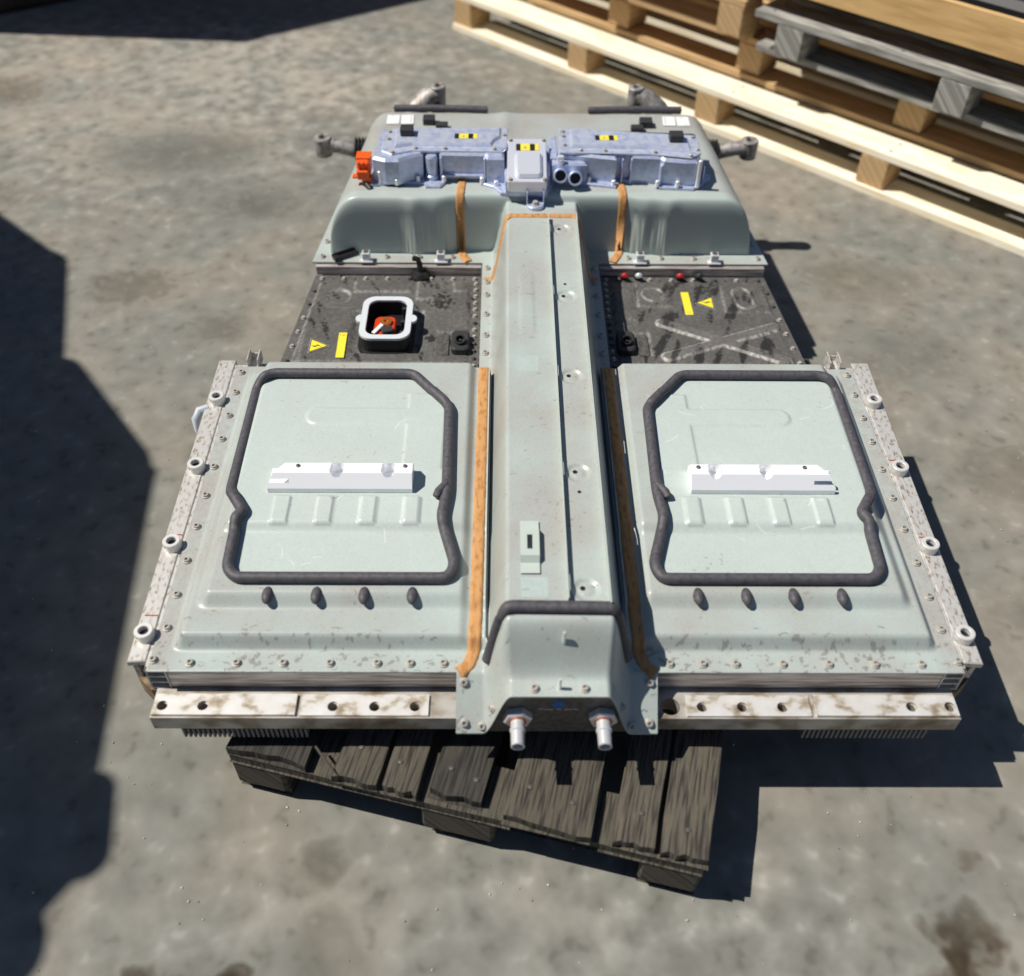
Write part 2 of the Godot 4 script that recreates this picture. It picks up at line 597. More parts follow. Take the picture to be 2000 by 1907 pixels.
func pallet_under() -> void:
	# euro pallet, 0.8 wide, boards along local z; the front left corner of the deck lies at (-0.563, 0.07)
	var turn := deg_to_rad(-14.1)
	var t := thing("wooden_pallet", "dark weathered wooden pallet carrying the battery pack", "pallet", Transform3D(Basis(Vector3.UP, turn), Vector3(-0.572, 0, 0.066)))
	var k := PALLET_TOP / 0.144
	var spots := [[0.0735, 0.147], [0.2655, 0.147], [0.4140, 0.094], [0.5660, 0.150], [0.7570, 0.156]]
	for i in spots.size():
		var s = spots[i]
		var y: float = 0.133 * k
		var cut: float = [0.0, 0.56, 0.0, 0.0, 0.47][i]      # a board split along the grain lies in two pieces
		for half in ([[0.0, 1.0]] if cut == 0.0 else [[0.0, cut - 0.012], [cut + 0.006, 1.0]]):
			var bw: float = s[1] * (half[1] - half[0])
			var bx: float = s[0] - s[1] / 2 + s[1] * (half[0] + half[1]) / 2
			var o := put("deck_board", board(bw, 0.021, 1.19, 0.010, 100 + i + int(half[0] * 50)), M["weathered_wood_%d" % [1, 0, 1, 0, 2][i]], t, T(bx, y, -0.6 + [0.0, 0.004, -0.008, 0.006, 0.0][i]))
			o.rotation.y = [0.0, 0.006, -0.008, 0.005, -0.004][i] + (0.006 if half[0] > 0.0 else 0.0)
	for z in [-0.052, -0.6, -1.148]:
		put("cross_board", board(0.83, 0.021, 0.10, 0.006, 120), M["weathered_wood_0"], t, T(0.416, 0.1105 * k, z))
	for z in [-0.052, -0.6, -1.148]:
		for x in [0.05, 0.415, 0.78]:
			var b := MB.new()
			b.box(Vector3.ZERO, Vector3(0.10 if x != 0.415 else 0.13, 0.076 * k, 0.098), 0.006)
			part("block", b, M["weathered_wood_2"], t, T(x, 0.0605 * k, z))
	for x in [0.05, 0.415, 0.78]:
		put("bottom_board", board(0.10, 0.021, 1.18, 0.006, 130), M["weathered_wood_0"], t, T(x, 0.0112, -0.6))
	# nail heads in the deck
	var nb := MB.new()
	nb.lathe([Vector2(0.0045, 0), Vector2(0.0045, 0.0012), Vector2(0.0, 0.0018)], 8)
	var nm := nb.done()
	for s in spots:
		for e in [-0.25, 0.25]:
			put("nail_head", nm, M["bolt_dark"], t, T(s[0] + s[1] * e, 0.1435 * k, -0.06 + 0.02 * e))


func stack_pallet(t: Node3D, length: float, depth: float, blocks: Array, y: float, m: Material, deck: Array, sd: int, foot := 0.012) -> void:
	# local x runs along the front edge, the front face is z = 0, the depth runs to -z
	var turn := PI / 2
	for z in [-0.06, -depth / 2, -depth + 0.06]:
		put("bottom_board", board(0.12, 0.022, length, 0.0, sd), m, t, T(length / 2, y + 0.0115, z + (foot if z > -0.1 else 0.0), turn))
		for x in blocks:
			var b := MB.new()
			b.box(Vector3.ZERO, Vector3(0.10, 0.0995, 0.12), 0.004)
			part("block", b, M["tan_wood"] if m == M["pale_wood"] else m, t, T(x + 0.05, y + 0.0725, z))
	var z0 := 0.0
	for i in deck.size():
		var db := put("deck_board", board(deck[i], 0.0205, length, 0.0, sd + 3 + i), m, t, T(length / 2, y + 0.1335, z0 - deck[i] / 2, turn))
		if i == 0:
			for x in blocks:
				for q in [-0.25, 0.25]:
					var nb := MB.new()
					nb.lathe([Vector2(0.005, 0), Vector2(0.005, 0.001), Vector2(0.0, 0.0016)], 8)
					part("nail_head", nb, M["bolt_dark"], db, T(deck[i] * q, 0.0103, length / 2 - x - 0.05))
		z0 -= deck[i] + (depth - deck.reduce(func(a, c): return a + c)) / maxf(1.0, deck.size() - 1)


func build_stack() -> void:
	var th := -atan2(0.683, 0.730)
	var base := Transform3D(Basis(Vector3.UP, th), Vector3(-0.308, 0, -3.391))
	var grp := "pallets in the stack behind the battery pack"
	var t := thing("wooden_pallet_001", "pale new wooden pallet at the bottom of the stack, in bright sun", "pallet", base, grp)
	stack_pallet(t, 2.66, 1.0, [0.0, 0.63, 1.24, 1.90, 2.54], 0.0, M["pale_wood"], [0.125, 0.12, 0.12, 0.12, 0.12, 0.12], 200)
	t = thing("wooden_pallet_002", "tan wooden pallet second from the bottom of the stack, set back", "pallet", base * T(0.05, 0.1445, -0.15), grp)
	stack_pallet(t, 2.56, 0.85, [0.02, 0.65, 1.24, 1.86, 2.44], 0.0, M["tan_wood"], [0.10, 0.12, 0.12, 0.12, 0.12], 220)
	t = thing("wooden_pallet_003", "grey weathered pallet with thick feet, third layer of the stack", "pallet", base * T(1.40, 0.289, -0.03), grp)
	stack_pallet(t, 1.22, 0.8, [0.09, 0.66, 1.12], 0.0, M["grey_wood"], [0.145, 0.10, 0.145, 0.10, 0.145], 240, -0.045)
	t = thing("wooden_pallet_004", "light brown pallet beside the grey one, third layer of the stack", "pallet", base * T(0.1, 0.289, -0.06), grp)
	stack_pallet(t, 1.24, 0.8, [0.0, 0.57, 1.14], 0.0, M["tan_wood"], [0.145, 0.10, 0.145, 0.10, 0.145], 260, -0.045)
	# shallow crate on top
	t = thing("wooden_crate", "shallow plank crate of golden timber on top of the pallet stack", "crate", base * T(1.28, 0.4335, -0.05))
	for x in [0.12, 0.6, 1.2]:
		var b := MB.new()
		b.box(Vector3.ZERO, Vector3(0.09, 0.066, 0.5), 0.004)
		part("foot", b, M["tan_wood"], t, T(x, 0.034, -0.42))
	put("floor_panel", board(0.70, 0.018, 1.34, 0.0, 281), M["amber_wood"], t, T(0.67, 0.077, -0.38, PI / 2))
	for a in [[0.67, -0.011, 1.38], [0.67, -0.749, 1.38]]:
		var o := put("side_plank", board(0.105, 0.022, a[2], 0.0, 282), M["amber_wood"], t, T(a[0], 0.121, a[1]))
		o.basis = Basis(Vector3.UP, PI / 2) * Basis(Vector3.BACK, PI / 2)
	for x in [-0.009, 1.349]:
		var o := put("end_plank", board(0.105, 0.022, 0.71, 0.0, 284), M["amber_wood"], t, T(x, 0.121, -0.38))
		o.basis = Basis(Vector3.BACK, PI / 2)
	var q := MB.new()
	q.box(Vector3.ZERO, Vector3(1.26, 0.11, 0.64), 0.02)
	part("rubber_liner", q, M["rubber"], t, T(0.67, 0.142, -0.38))


func build_container() -> void:
	var dir := Vector3(0.838, 0, -0.545)
	var th := -atan2(dir.z, dir.x) * 1.0
	var t := thing("steel_container", "rust orange corrugated steel container standing at the far edge of the yard", "container", Transform3D(Basis(Vector3.UP, th), Vector3(-2.53, 0, -3.315)))
	var w := 3.0
	var d := 2.2
	var h := 2.02
	var b := MB.new()
	for i in 15:
		b.box(Vector3(0.12 + i * 0.197, h / 2, -0.045), Vector3(0.11, h - 0.24, 0.03), 0.008)
	b.box(Vector3(w / 2, h / 2, -0.07), Vector3(w - 0.06, h - 0.2, 0.03))
	b.box(Vector3(0.05, h / 2, -d / 2), Vector3(0.04, h - 0.2, d - 0.1))
	b.box(Vector3(w - 0.05, h / 2, -d / 2), Vector3(0.04, h - 0.2, d - 0.1))
	b.box(Vector3(w / 2, h / 2, -d + 0.05), Vector3(w - 0.06, h - 0.2, 0.03))
	b.box(Vector3(w / 2, h - 0.03, -d / 2), Vector3(w - 0.1, 0.03, d - 0.1))
	part("wall", b, M["container_paint"], t)
	for z in [-0.05, -d + 0.05]:
		for y in [0.06, h - 0.05]:
			b = MB.new()
			b.box(Vector3(w / 2, y, z), Vector3(w - 0.21, 0.1, 0.1), 0.01)
			part("rail", b, M["container_frame"], t)
		for x in [0.05, w - 0.05]:
			b = MB.new()
			b.box(Vector3(x, h / 2 + 0.01, z), Vector3(0.1, h, 0.104), 0.01)
			part("corner_post", b, M["container_frame"], t)


func yard_load(label: String, corner: Vector2, along: Vector2, depth: float, h: float, k: int) -> void:
	# a film-wrapped load on a pallet; corner and along: the foot of the side that faces the pack
	var l := along.length()
	var u := along / l
	var th := atan2(u.x, u.y)     # local z runs along the side
	var t := thing("wrapped_load" + ("" if k == 0 else "_%03d" % k), label, "load", Transform3D(Basis(Vector3.UP, th), Vector3(corner.x, 0, corner.y)), "wrapped loads outside the left edge of the view")
	var r := minf(0.10, l * 0.25)
	var wob := noise(3.0, 3, FastNoiseLite.TYPE_SIMPLEX_SMOOTH, 60 + k)
	var plan := round_rect(-depth / 2, l / 2, depth, l, r, 6)
	var b := MB.new()
	var rows := 16
	var m := plan.size()
	var mid := Vector2(-depth / 2, l / 2)
	for j in rows + 1:
		var f := float(j) / rows
		var y := 0.146 + (h - 0.146) * f
		var shrink := 1.0 - 0.03 * pow(f, 14.0)
		for i in m:
			var p := mid + (plan[i] - mid) * (shrink + 0.03 * wob.get_noise_3d(plan[i].x * 2.0, y * 3.0, plan[i].y * 2.0))
			var nn := (plan[i] - mid).normalized()
			b.vert(Vector3(p.x, y, p.y), Vector3(nn.x, 0.05, nn.y), Vector2(i * 0.05, y))
	for j in rows:
		for i in m:
			var i2 := (i + 1) % m
			b.quad_i(j * m + i, (j + 1) * m + i, (j + 1) * m + i2, j * m + i2)
	var c := b.vert(Vector3(mid.x, h + 0.02, mid.y), Vector3.UP)
	for i in m:
		b.tri_i(c, rows * m + (i + 1) % m, rows * m + i)
	part("film_wrap", b, M["film"], t)
	for q in 3:
		var x := lerpf(-0.06, -depth + 0.06, q / 2.0)
		put("deck_board", board(0.10, 0.021, l, 0.0, 300), M["tan_wood"], t, T(x, 0.134, l / 2))
		put("bearer", board(0.08, 0.12, l * 0.96, 0.0, 301), M["tan_wood"], t, T(x, 0.062, l / 2))


func build_yard_loads() -> void:
	yard_load("tall film-wrapped load beyond the left edge, longest of its row", Vector2(-2.1912, -0.9153), Vector2(0.1064, 0.9897), 0.8, 1.9, 0)
	yard_load("film-wrapped load turned slantwise behind the longest one", Vector2(-2.5517, -1.309), Vector2(0.3874, 0.4870), 0.6, 1.9, 1)
	yard_load("far film-wrapped load behind the slantwise one", Vector2(-2.6914, -1.7943), Vector2(0.1918, 0.6576), 0.8, 1.9, 2)
	yard_load("farthest film-wrapped load, nearest to the container", Vector2(-3.0953, -2.0956), Vector2(0.4446, 0.4001), 0.6, 1.9, 3)
	yard_load("narrow film-wrapped load at the near end of the row", Vector2(-2.0635, -0.065), Vector2(0.0390, 0.2090), 0.6, 1.9, 4)
	yard_load("turned film-wrapped load next to the narrow one", Vector2(-2.017, 0.0491), Vector2(-0.1520, 0.2407), 0.5, 1.9, 5)
	yard_load("film-wrapped load in front of all the others", Vector2(-2.0592, 0.2229), Vector2(-0.2277, 0.4382), 0.6, 1.9, 6)


# ---------------------------------------------------------------- the pack: pressed lid
const BOSSES := [-1.140, -0.871, -0.602, -0.334, -0.0704]

func lid_h(x: float, z: float) -> float:
	var ax := absf(x)
	var h := 0.0
	if z > -0.80:
		if ax > 0.118 and ax < 0.66:
			var inner := 0.72 + 0.28 * smoothstep(0.148, 0.166, ax)
			var rear := smoothstep(-0.764, -0.735, z)
			h = 0.027 * smoothstep(0.652, 0.630, ax) * smoothstep(-0.040, -0.060, z)
			h += 0.019 * smoothstep(0.622, 0.598, ax) * smoothstep(-0.106, -0.136, z)
			h += 0.012 * smoothstep(0.606, 0.590, ax) * smoothstep(-0.262, -0.288, z)
			if z < -0.28 and z > -0.36:
				for c in [0.50, 0.42, 0.34, 0.26]:
					var d: float = maxf(absf(ax - c) - 0.013, maxf(-0.342 - z, 0.0))
					h += 0.0042 * smoothstep(0.004, 0.0, d)
			if z < -0.40 and z > -0.66 and ax > 0.19 and ax < 0.52:
				var dx := maxf(0.0, maxf(0.286 - ax, ax - 0.465))
				var dz := z + 0.565
				var d1 := sqrt(dx * dx + dz * dz) - 0.022
				var d2 := maxf(absf(ax - 0.247) - 0.036, absf(z + 0.525) - 0.107)
				h += 0.0028 * smoothstep(0.005, -0.001, minf(d1, d2))
			h *= inner * rear
	var tun := smoothstep(0.124, 0.082 - 0.006 * smoothstep(-0.01, 0.04, z), ax)
	var th := 0.135
	if z > -0.012:
		th = lerpf(0.135, 0.047, smoothstep(-0.016, 0.048, z)) + (0.907 * clampf(z, 0.0, 0.083))
	if tun > 0.0 and z > -1.30:
		h += tun * th
		if x > 0.015 and ax < 0.08:
			for b in BOSSES:
				var dz: float = z - b
				if absf(dz) < 0.03:
					var d := sqrt((x - 0.0443) * (x - 0.0443) + dz * dz)
					h -= 0.0045 * smoothstep(0.024, 0.017, d) - 0.0015 * smoothstep(0.012, 0.008, d)
		elif x < -0.01 and ax < 0.07:
			h += 0.0016 * smoothstep(0.0, 0.01, 0.02 - absf(x + 0.042)) * smoothstep(-0.97, -0.93, z) * smoothstep(-0.73, -0.75, z)
	if z > 0.0:
		h -= 0.068 * clampf(z / 0.075, 0.0, 1.1)
	if z < -1.19:
		var zf := -1.243 - 0.014 * smoothstep(0.265, 0.20, ax) + 0.005 * exp(-pow((ax - 0.315) / 0.02, 2.0))
		var f := bulge((zf - z) / 0.028, 4.6)
		var s := bulge((0.536 - ax / hump_width(z)) / 0.085, 2.2)
		var b := smoothstep(-1.745, -1.70, z)
		var hump := 0.150 * f * s * b
		if z < -1.5:
			hump += 0.004 * exp(-pow((x + 0.09) / 0.02, 2.0)) * smoothstep(-1.5, -1.6, z) * b
		h = maxf(h, hump) if z < -1.22 else h + hump
	return h


func bulge(t: float, p: float) -> float:
	return pow(1.0 - pow(1.0 - clampf(t, 0.0, 1.0), p), 1.0 / p)


func hump_width(z: float) -> float:
	return 1.0 - 0.10 * clampf((-1.2 - z) / 0.5, 0.0, 1.1)


func lid_n(x: float, z: float) -> Vector3:
	var e := 0.0025
	return Vector3(lid_h(x - e, z) - lid_h(x + e, z), 2 * e, lid_h(x, z - e) - lid_h(x, z + e)).normalized()


func lines(keys: Array, step: float) -> PackedFloat32Array:
	var out := PackedFloat32Array()
	for i in keys.size() - 1:
		var q := maxi(1, int(ceil((keys[i + 1] - keys[i]) / step)))
		for j in q:
			out.append(lerpf(keys[i], keys[i + 1], float(j) / q))
	out.append(keys[keys.size() - 1])
	return out


func lid_inside(x: float, z: float) -> bool:
	var ax := absf(x)
	if z > 0.0:
		return ax < 0.168
	if z > -0.79:
		return ax < 0.683
	if z > -1.2:
		return ax < 0.146
	return ax < 0.573


func lid_mesh() -> ArrayMesh:
	var xs := lines([-0.683, -0.573, -0.168, -0.146, 0.0, 0.146, 0.168, 0.573, 0.683], 0.0042)
	var zs := lines([-1.77, -1.3], 0.0045)
	zs.remove_at(zs.size() - 1)
	zs.append_array(lines([-1.3, -1.2], 0.0016))
	zs.remove_at(zs.size() - 1)
	zs.append_array(lines([-1.2, -0.79, 0.0, 0.075], 0.0045))
	var nx := xs.size()
	var nz := zs.size()
	var b := MB.new()
	var id := PackedInt32Array()
	id.resize(nx * nz)
	id.fill(-1)
	var keep := PackedByteArray()
	keep.resize(nx * nz)
	for j in nz - 1:
		var zc := (zs[j] + zs[j + 1]) * 0.5
		for i in nx - 1:
			keep[j * nx + i] = 1 if lid_inside((xs[i] + xs[i + 1]) * 0.5, zc) else 0
	var used := PackedByteArray()
	used.resize(nx * nz)
	for j in nz - 1:
		for i in nx - 1:
			if keep[j * nx + i]:
				for o in [0, 1, nx, nx + 1]:
					used[j * nx + i + o] = 1
	for j in nz:
		var z := zs[j]
		for i in nx:
			if used[j * nx + i]:
				var x := xs[i]
				if z < -1.2:
					x *= hump_width(z)
				id[j * nx + i] = b.vert(Vector3(x, lid_h(x, z), z), lid_n(x, z), Vector2((x + 0.7) / 1.4, (z + 1.8) / 1.9))
	for j in nz - 1:
		for i in nx - 1:
			if not keep[j * nx + i]:
				continue
			var a := id[j * nx + i]
			var c := id[j * nx + i + 1]
			var d := id[(j + 1) * nx + i + 1]
			var e := id[(j + 1) * nx + i]
			b.quad_i(a, e, d, c)
			# folded edge of the sheet
			for k in [[-1, 0, e, a], [1, 0, c, d], [0, -1, a, c], [0, 1, d, e]]:
				var ii: int = i + k[0]
				var jj: int = j + k[1]
				if ii < 0 or jj < 0 or ii >= nx - 1 or jj >= nz - 1 or not keep[jj * nx + ii]:
					var p := b.v[k[2]]
					var q := b.v[k[3]]
					var dn := Vector3(0, -0.0035, 0)
					var uva := b.uv[k[2]]
					b.quad(q, p, p + dn, q + dn, [uva, uva, uva, uva])
	return b.done()


func in_poly(p: PackedVector2Array, q: Vector2) -> bool:
	return Geometry2D.is_point_in_polygon(q, p)


const GASKET := [-0.607, -0.666, -0.579, -0.690, -0.281, -0.690, -0.201, -0.587, -0.196, -0.350, -0.203, -0.288, -0.175, -0.186, -0.186, -0.156, -0.556, -0.156, -0.573, -0.178, -0.577, -0.283, -0.566, -0.300, -0.602, -0.356]

func lid_image() -> Image:
	var w := 840
	var hh := 1140
	var data := PackedByteArray()
	data.resize(w * hh * 3)
	var n1 := noise(5.0, 4, FastNoiseLite.TYPE_SIMPLEX_SMOOTH, 13)
	var n2 := noise(38.0, 3, FastNoiseLite.TYPE_SIMPLEX, 14)
	var n3 := noise(120.0, 2, FastNoiseLite.TYPE_SIMPLEX, 15)
	var gl := P2(GASKET)
	var gr := mirror(gl)
	var at := 0
	for j in hh:
		var z := -1.8 + 1.9 * (j + 0.5) / hh
		for i in w:
			var x := -0.7 + 1.4 * (i + 0.5) / w
			var ax := absf(x)
			var a := n1.get_noise_2d(x, z)
			var b := n2.get_noise_2d(x, z)
			var c := n3.get_noise_2d(x, z)
			var clean := false
			var film := 0.48 + 0.5 * a + 0.2 * b
			if z > -0.71 and z < -0.14 and ax > 0.17 and ax < 0.61:
				if in_poly(gl if x < 0 else gr, Vector2(x, z)):
					film = 0.06 + 0.10 * a + 0.06 * b
					clean = true
			elif z < -1.232 and z > -1.285:      # the steep face stays clean
				film = 0.16
				b = 0.0
				c = 0.0
			elif z > -0.79 and ax > 0.655:
				film += 0.30 + 0.3 * b
			elif z > -0.13 and ax < 0.64:
				film -= 0.12
			if z < -1.55:
				film += 0.2
			film = clampf(film, 0.0, 0.9)
			# clean patches where labels have been
			if x > -0.0666 and x < -0.0209 and z > -0.665 and z < -0.619:
				film = 0.0
			if x > -0.062 and x < -0.019 and z > -0.0957 and z < -0.0558:
				film = 0.0
			var r := lerpf(0.706 if clean else 0.664, 0.622, film)
			var g := lerpf(0.752 if clean else 0.716, 0.612, film)
			var bl := lerpf(0.736 if clean else 0.704, 0.592, film)
			var k := 1.0 + 0.02 * b + 0.02 * c
			# specks of dirt and flaked, dull patches
			if film > 0.10:
				if c > 0.82 + 0.2 * (0.5 - film):
					k *= 0.78
				if z > -0.06 and ax > 0.15 and b + 0.5 * a > 0.52:
					k *= 0.82
				elif b + 0.6 * a > 0.95:
					k *= 0.88
			elif c > 0.86:
				k *= 0.8
			data[at] = clampi(int(r * k * 255), 0, 255)
			data[at + 1] = clampi(int(g * k * 255), 0, 255)
			data[at + 2] = clampi(int(bl * k * 255), 0, 255)
			at += 3
	var im := Image.create_from_data(w, hh, false, Image.FORMAT_RGB8, data)
	# scuffs: short dark strokes, most of them towards the front
	var r := RandomNumberGenerator.new()
	r.seed = 77
	for q in 240:
		var x := r.randf_range(-0.66, 0.66)
		var z := -0.16 * r.randf() * r.randf() + 0.01 if q < 120 else r.randf_range(-1.2, 0.07)
		if q > 190:
			x = r.randf_range(-0.14, 0.14)
		if not lid_inside(x, z):
			continue
		if q >= 120 and (in_poly(gl, Vector2(x, z)) or in_poly(gr, Vector2(x, z))):
			continue
		var l := r.randf_range(0.002, 0.016)
		var ang := r.randf_range(-0.5, 0.5)
		var tone := r.randf_range(0.34, 0.56)
		var cc := Color(tone, tone, tone * 0.97)
		var steps := int(l / 0.001)
		for s in steps:
			var px := int((x + cos(ang) * s * 0.001 + 0.7) / 1.4 * w)
			var pz := int((z + sin(ang) * s * 0.001 + 0.001 * sin(s * 0.7) + 1.8) / 1.9 * hh)
			if px > 0 and px < w and pz > 0 and pz < hh:
				im.set_pixel(px, pz, im.get_pixel(px, pz).lerp(cc, 0.55))
	# fine pale scratches in the clean fields
	for q in 26:
		var x := r.randf_range(0.2, 0.58) * (1.0 if q % 2 == 0 else -1.0)
		var z := r.randf_range(-0.66, -0.18)
		var ang := r.randf() * TAU
		var bend := r.randf_range(-0.06, 0.06)
		for st in int(r.randf_range(8, 40)):
			ang += bend
			x += cos(ang) * 0.0011
			z += sin(ang) * 0.0011
			var px := int((x + 0.7) / 1.4 * w)
			var pz := int((z + 1.8) / 1.9 * hh)
			if px > 0 and px < w and pz > 0 and pz < hh:
				im.set_pixel(px, pz, im.get_pixel(px, pz).lerp(Color(0.86, 0.89, 0.87), 0.45))
	return im


# ---------------------------------------------------------------- the pack: dark service panels
func seg_d(p: Vector2, a: Vector2, b: Vector2) -> float:
	var t := clampf((p - a).dot(b - a) / (b - a).length_squared(), 0.0, 1.0)
	return p.distance_to(a + (b - a) * t)


func rect_d(x: float, z: float, x0: float, x1: float, z0: float, z1: float) -> float:
	return maxf(maxf(x0 - x, x - x1), maxf(z0 - z, z - z1))


func panel_h(x: float, z: float, left: bool) -> float:
	var ax := absf(x)
	var outer := lerpf(0.548, 0.576, (z + 1.156) / 0.323)
	var d := rect_d(ax, z, 0.178, outer, -1.156, -0.836)
	var h := -0.030 + 0.006 * smoothstep(0.004, -0.004, d)
	if left:
		var c := Vector2(ax, z).distance_to(Vector2(0.497, -1.090))
		h -= 0.005 * smoothstep(0.033, 0.025, c)
		h += 0.005 * smoothstep(0.004, -0.004, rect_d(ax, z, 0.235, 0.305, -1.15, -1.075))
		h += 0.005 * smoothstep(0.004, -0.004, rect_d(ax, z, 0.32, 0.46, -1.15, -1.105))
		h -= 0.007 * smoothstep(0.005, -0.005, rect_d(ax, z, 0.285, 0.445, -1.03, -0.872))
		h -= 0.005 * smoothstep(0.004, -0.004, rect_d(ax, z, 0.178, 0.25, -0.95, -0.865))
		h += 0.004 * smoothstep(0.004, -0.004, rect_d(ax, z, 0.185, 0.215, -1.15, -1.11))
		h += 0.0034 * smoothstep(0.006, -0.004, rect_d(ax, z, 0.455, 0.56, -1.04, -0.80))
	else:
		h += 0.005 * smoothstep(0.004, -0.004, rect_d(ax, z, 0.235, 0.318, -1.148, -1.05))
		var c := absf(Vector2(ax, z).distance_to(Vector2(0.276, -1.095)) - 0.026)
		h += 0.004 * smoothstep(0.006, 0.001, c)
		var s := absf(seg_d(Vector2(ax, z), Vector2(0.494, -1.103), Vector2(0.498, -1.062)) - 0.021)
		h += 0.004 * smoothstep(0.006, 0.001, s)
		h += 0.004 * smoothstep(0.004, -0.004, rect_d(ax, z, 0.445, 0.555, -1.15, -1.03))
		h += 0.0055 * smoothstep(0.018, 0.010, cross_d(ax, z))
		h += 0.004 * smoothstep(0.004, -0.004, rect_d(ax, z, 0.175, 0.222, -1.12, -1.0))
		h -= 0.005 * smoothstep(0.004, -0.004, rect_d(ax, z, 0.178, 0.25, -0.95, -0.865))
	return h


func cross_d(ax: float, z: float) -> float:
	var q := Vector2(ax, z)
	return minf(seg_d(q, Vector2(0.286, -0.986), Vector2(0.553, -0.846)), seg_d(q, Vector2(0.286, -0.859), Vector2(0.552, -0.972)))


func panel_image(left: bool) -> Image:
	var w := 380
	var hh := 300
	var data := PackedByteArray()
	data.resize(w * hh * 3)
	var n1 := noise(9.0, 4, FastNoiseLite.TYPE_SIMPLEX_SMOOTH, 23 if left else 24)
	var n2 := noise(60.0, 4, FastNoiseLite.TYPE_SIMPLEX, 25)
	var n3 := noise(18.0, 3, FastNoiseLite.TYPE_SIMPLEX, 27 if left else 28)
	var at := 0
	for j in hh:
		var z := -1.2 + 0.4 * (j + 0.5) / hh
		for i in w:
			var ax := 0.13 + 0.5 * (i + 0.5) / w
			var a := n1.get_noise_2d(ax, z)
			var b := n2.get_noise_2d(ax, z)
			var st := n3.get_noise_2d(ax * 0.9 + z * 0.35, z * 0.22 - ax * 0.15)
			var dust := clampf(0.5 + 0.3 * a + 0.3 * b, 0.0, 1.0)
			var l := lerpf(0.27, 0.40, dust)
			# dust rubbed bright on the raised edges
			var hx := panel_h(ax + 0.002, z, left) - panel_h(ax - 0.002, z, left)
			var hz := panel_h(ax, z + 0.002, left) - panel_h(ax, z - 0.002, left)
			var edge := clampf((absf(hx) + absf(hz)) * 220.0, 0.0, 1.0)
			# black wet smears with an edge of their own
			var wet := st + 0.35 * b
			if left:
				if wet > 0.66 or (Vector2(ax, z).distance_to(Vector2(0.262, -0.925)) + 0.006 * b < 0.012) or (Vector2(ax, z).distance_to(Vector2(0.245, -1.07)) + 0.03 * b < 0.022):
					l *= 0.42
			elif wet > 0.30 and ax > 0.23 and ax < 0.54:
				l *= lerpf(0.85, 0.45, clampf((wet - 0.30) * 5.0, 0.0, 1.0))
			l += 0.17 * edge * clampf(0.8 + b, 0.0, 1.0)
			if not left:
				var k := cross_d(ax, z)
				l += 0.05 * smoothstep(0.016, 0.010, k) + 0.13 * smoothstep(0.005, 0.001, absf(k - 0.0145)) * clampf(0.9 + b, 0.0, 1.0)
			if b > 0.62:
				l += 0.06
			data[at] = clampi(int(l * 1.01 * 255), 0, 255)
			data[at + 1] = clampi(int(l * 0.99 * 255), 0, 255)
			data[at + 2] = clampi(int(l * 0.96 * 255), 0, 255)
			at += 3
	return Image.create_from_data(w, hh, false, Image.FORMAT_RGB8, data)


func panel_mesh(left: bool) -> ArrayMesh:
	var us := lines([0.0, 1.0], 0.009)
	var zs := lines([-1.186, -0.812], 0.0036)
	var sg := -1.0 if left else 1.0
	var b := MB.new()
	var nx := us.size()
	for j in zs.size():
		var z := zs[j]
		var outer := lerpf(0.566, 0.604, (z + 1.186) / 0.374)
		for i in nx:
			var x := lerpf(0.1475, outer, us[i]) * sg
			var e := 0.003
			var nn := Vector3(panel_h(x - e, z, left) - panel_h(x + e, z, left), 2 * e, panel_h(x, z - e, left) - panel_h(x, z + e, left))
			b.vert(Vector3(x, panel_h(x, z, left), z), nn, Vector2((absf(x) - 0.13) / 0.5, (z + 1.2) / 0.4))
	for j in zs.size() - 1:
		for i in nx - 1:
			var a := j * nx + i
			if left:
				b.quad_i(a, a + 1, a + nx + 1, a + nx)
			else:
				b.quad_i(a, a + nx, a + nx + 1, a + 1)
	# edge
	for j in zs.size() - 1:
		var p := b.v[j * nx + nx - 1]
		var q := b.v[(j + 1) * nx + nx - 1]
		var dn := Vector3(0, -0.012, 0)
		if left:
			b.quad(p, q, q + dn, p + dn, [Vector2(0.9, 0.1), Vector2(0.9, 0.2), Vector2(0.9, 0.2), Vector2(0.9, 0.1)])
		else:
			b.quad(q, p, p + dn, q + dn, [Vector2(0.9, 0.1), Vector2(0.9, 0.2), Vector2(0.9, 0.2), Vector2(0.9, 0.1)])
	return b.done()


# ---------------------------------------------------------------- fasteners
func make_bolts() -> void:
	var b := MB.new()
	b.lathe([Vector2(0.0082, 0.0), Vector2(0.0082, 0.0018), Vector2(0.0074, 0.0026), Vector2(0.0062, 0.0028), Vector2(0.0058, 0.0058), Vector2(0.0052, 0.0064)], 18)
	var k := 24
	var pts := []
	for i in k:
		var a := TAU * i / k
		var r := 0.0031 + 0.0008 * cos(6 * a)
		pts.append([Vector3(cos(a) * 0.0052, 0.0064, sin(a) * 0.0052), Vector3(cos(a) * r, 0.0064, sin(a) * r), Vector3(cos(a) * r, 0.0026, sin(a) * r)])
	for i in k:
		var j := (i + 1) % k
		b.quad(pts[j][0], pts[i][0], pts[i][1], pts[j][1])
		b.quad(pts[j][1], pts[i][1], pts[i][2], pts[j][2])
		b.tri(pts[j][2], pts[i][2], Vector3(0, 0.0026, 0))
	star_bolt = b.done()
	b = MB.new()
	b.lathe([Vector2(0.0062, 0.0), Vector2(0.0062, 0.0014), Vector2(0.0048, 0.0018)], 14)
	var hx := PackedVector2Array()
	for i in 6:
		hx.append(Vector2(cos(TAU * i / 6), sin(TAU * i / 6)) * 0.0046)
	b.prism(hx, 0.001, 0.0056, 0.0006)
	hex_bolt = b.done()


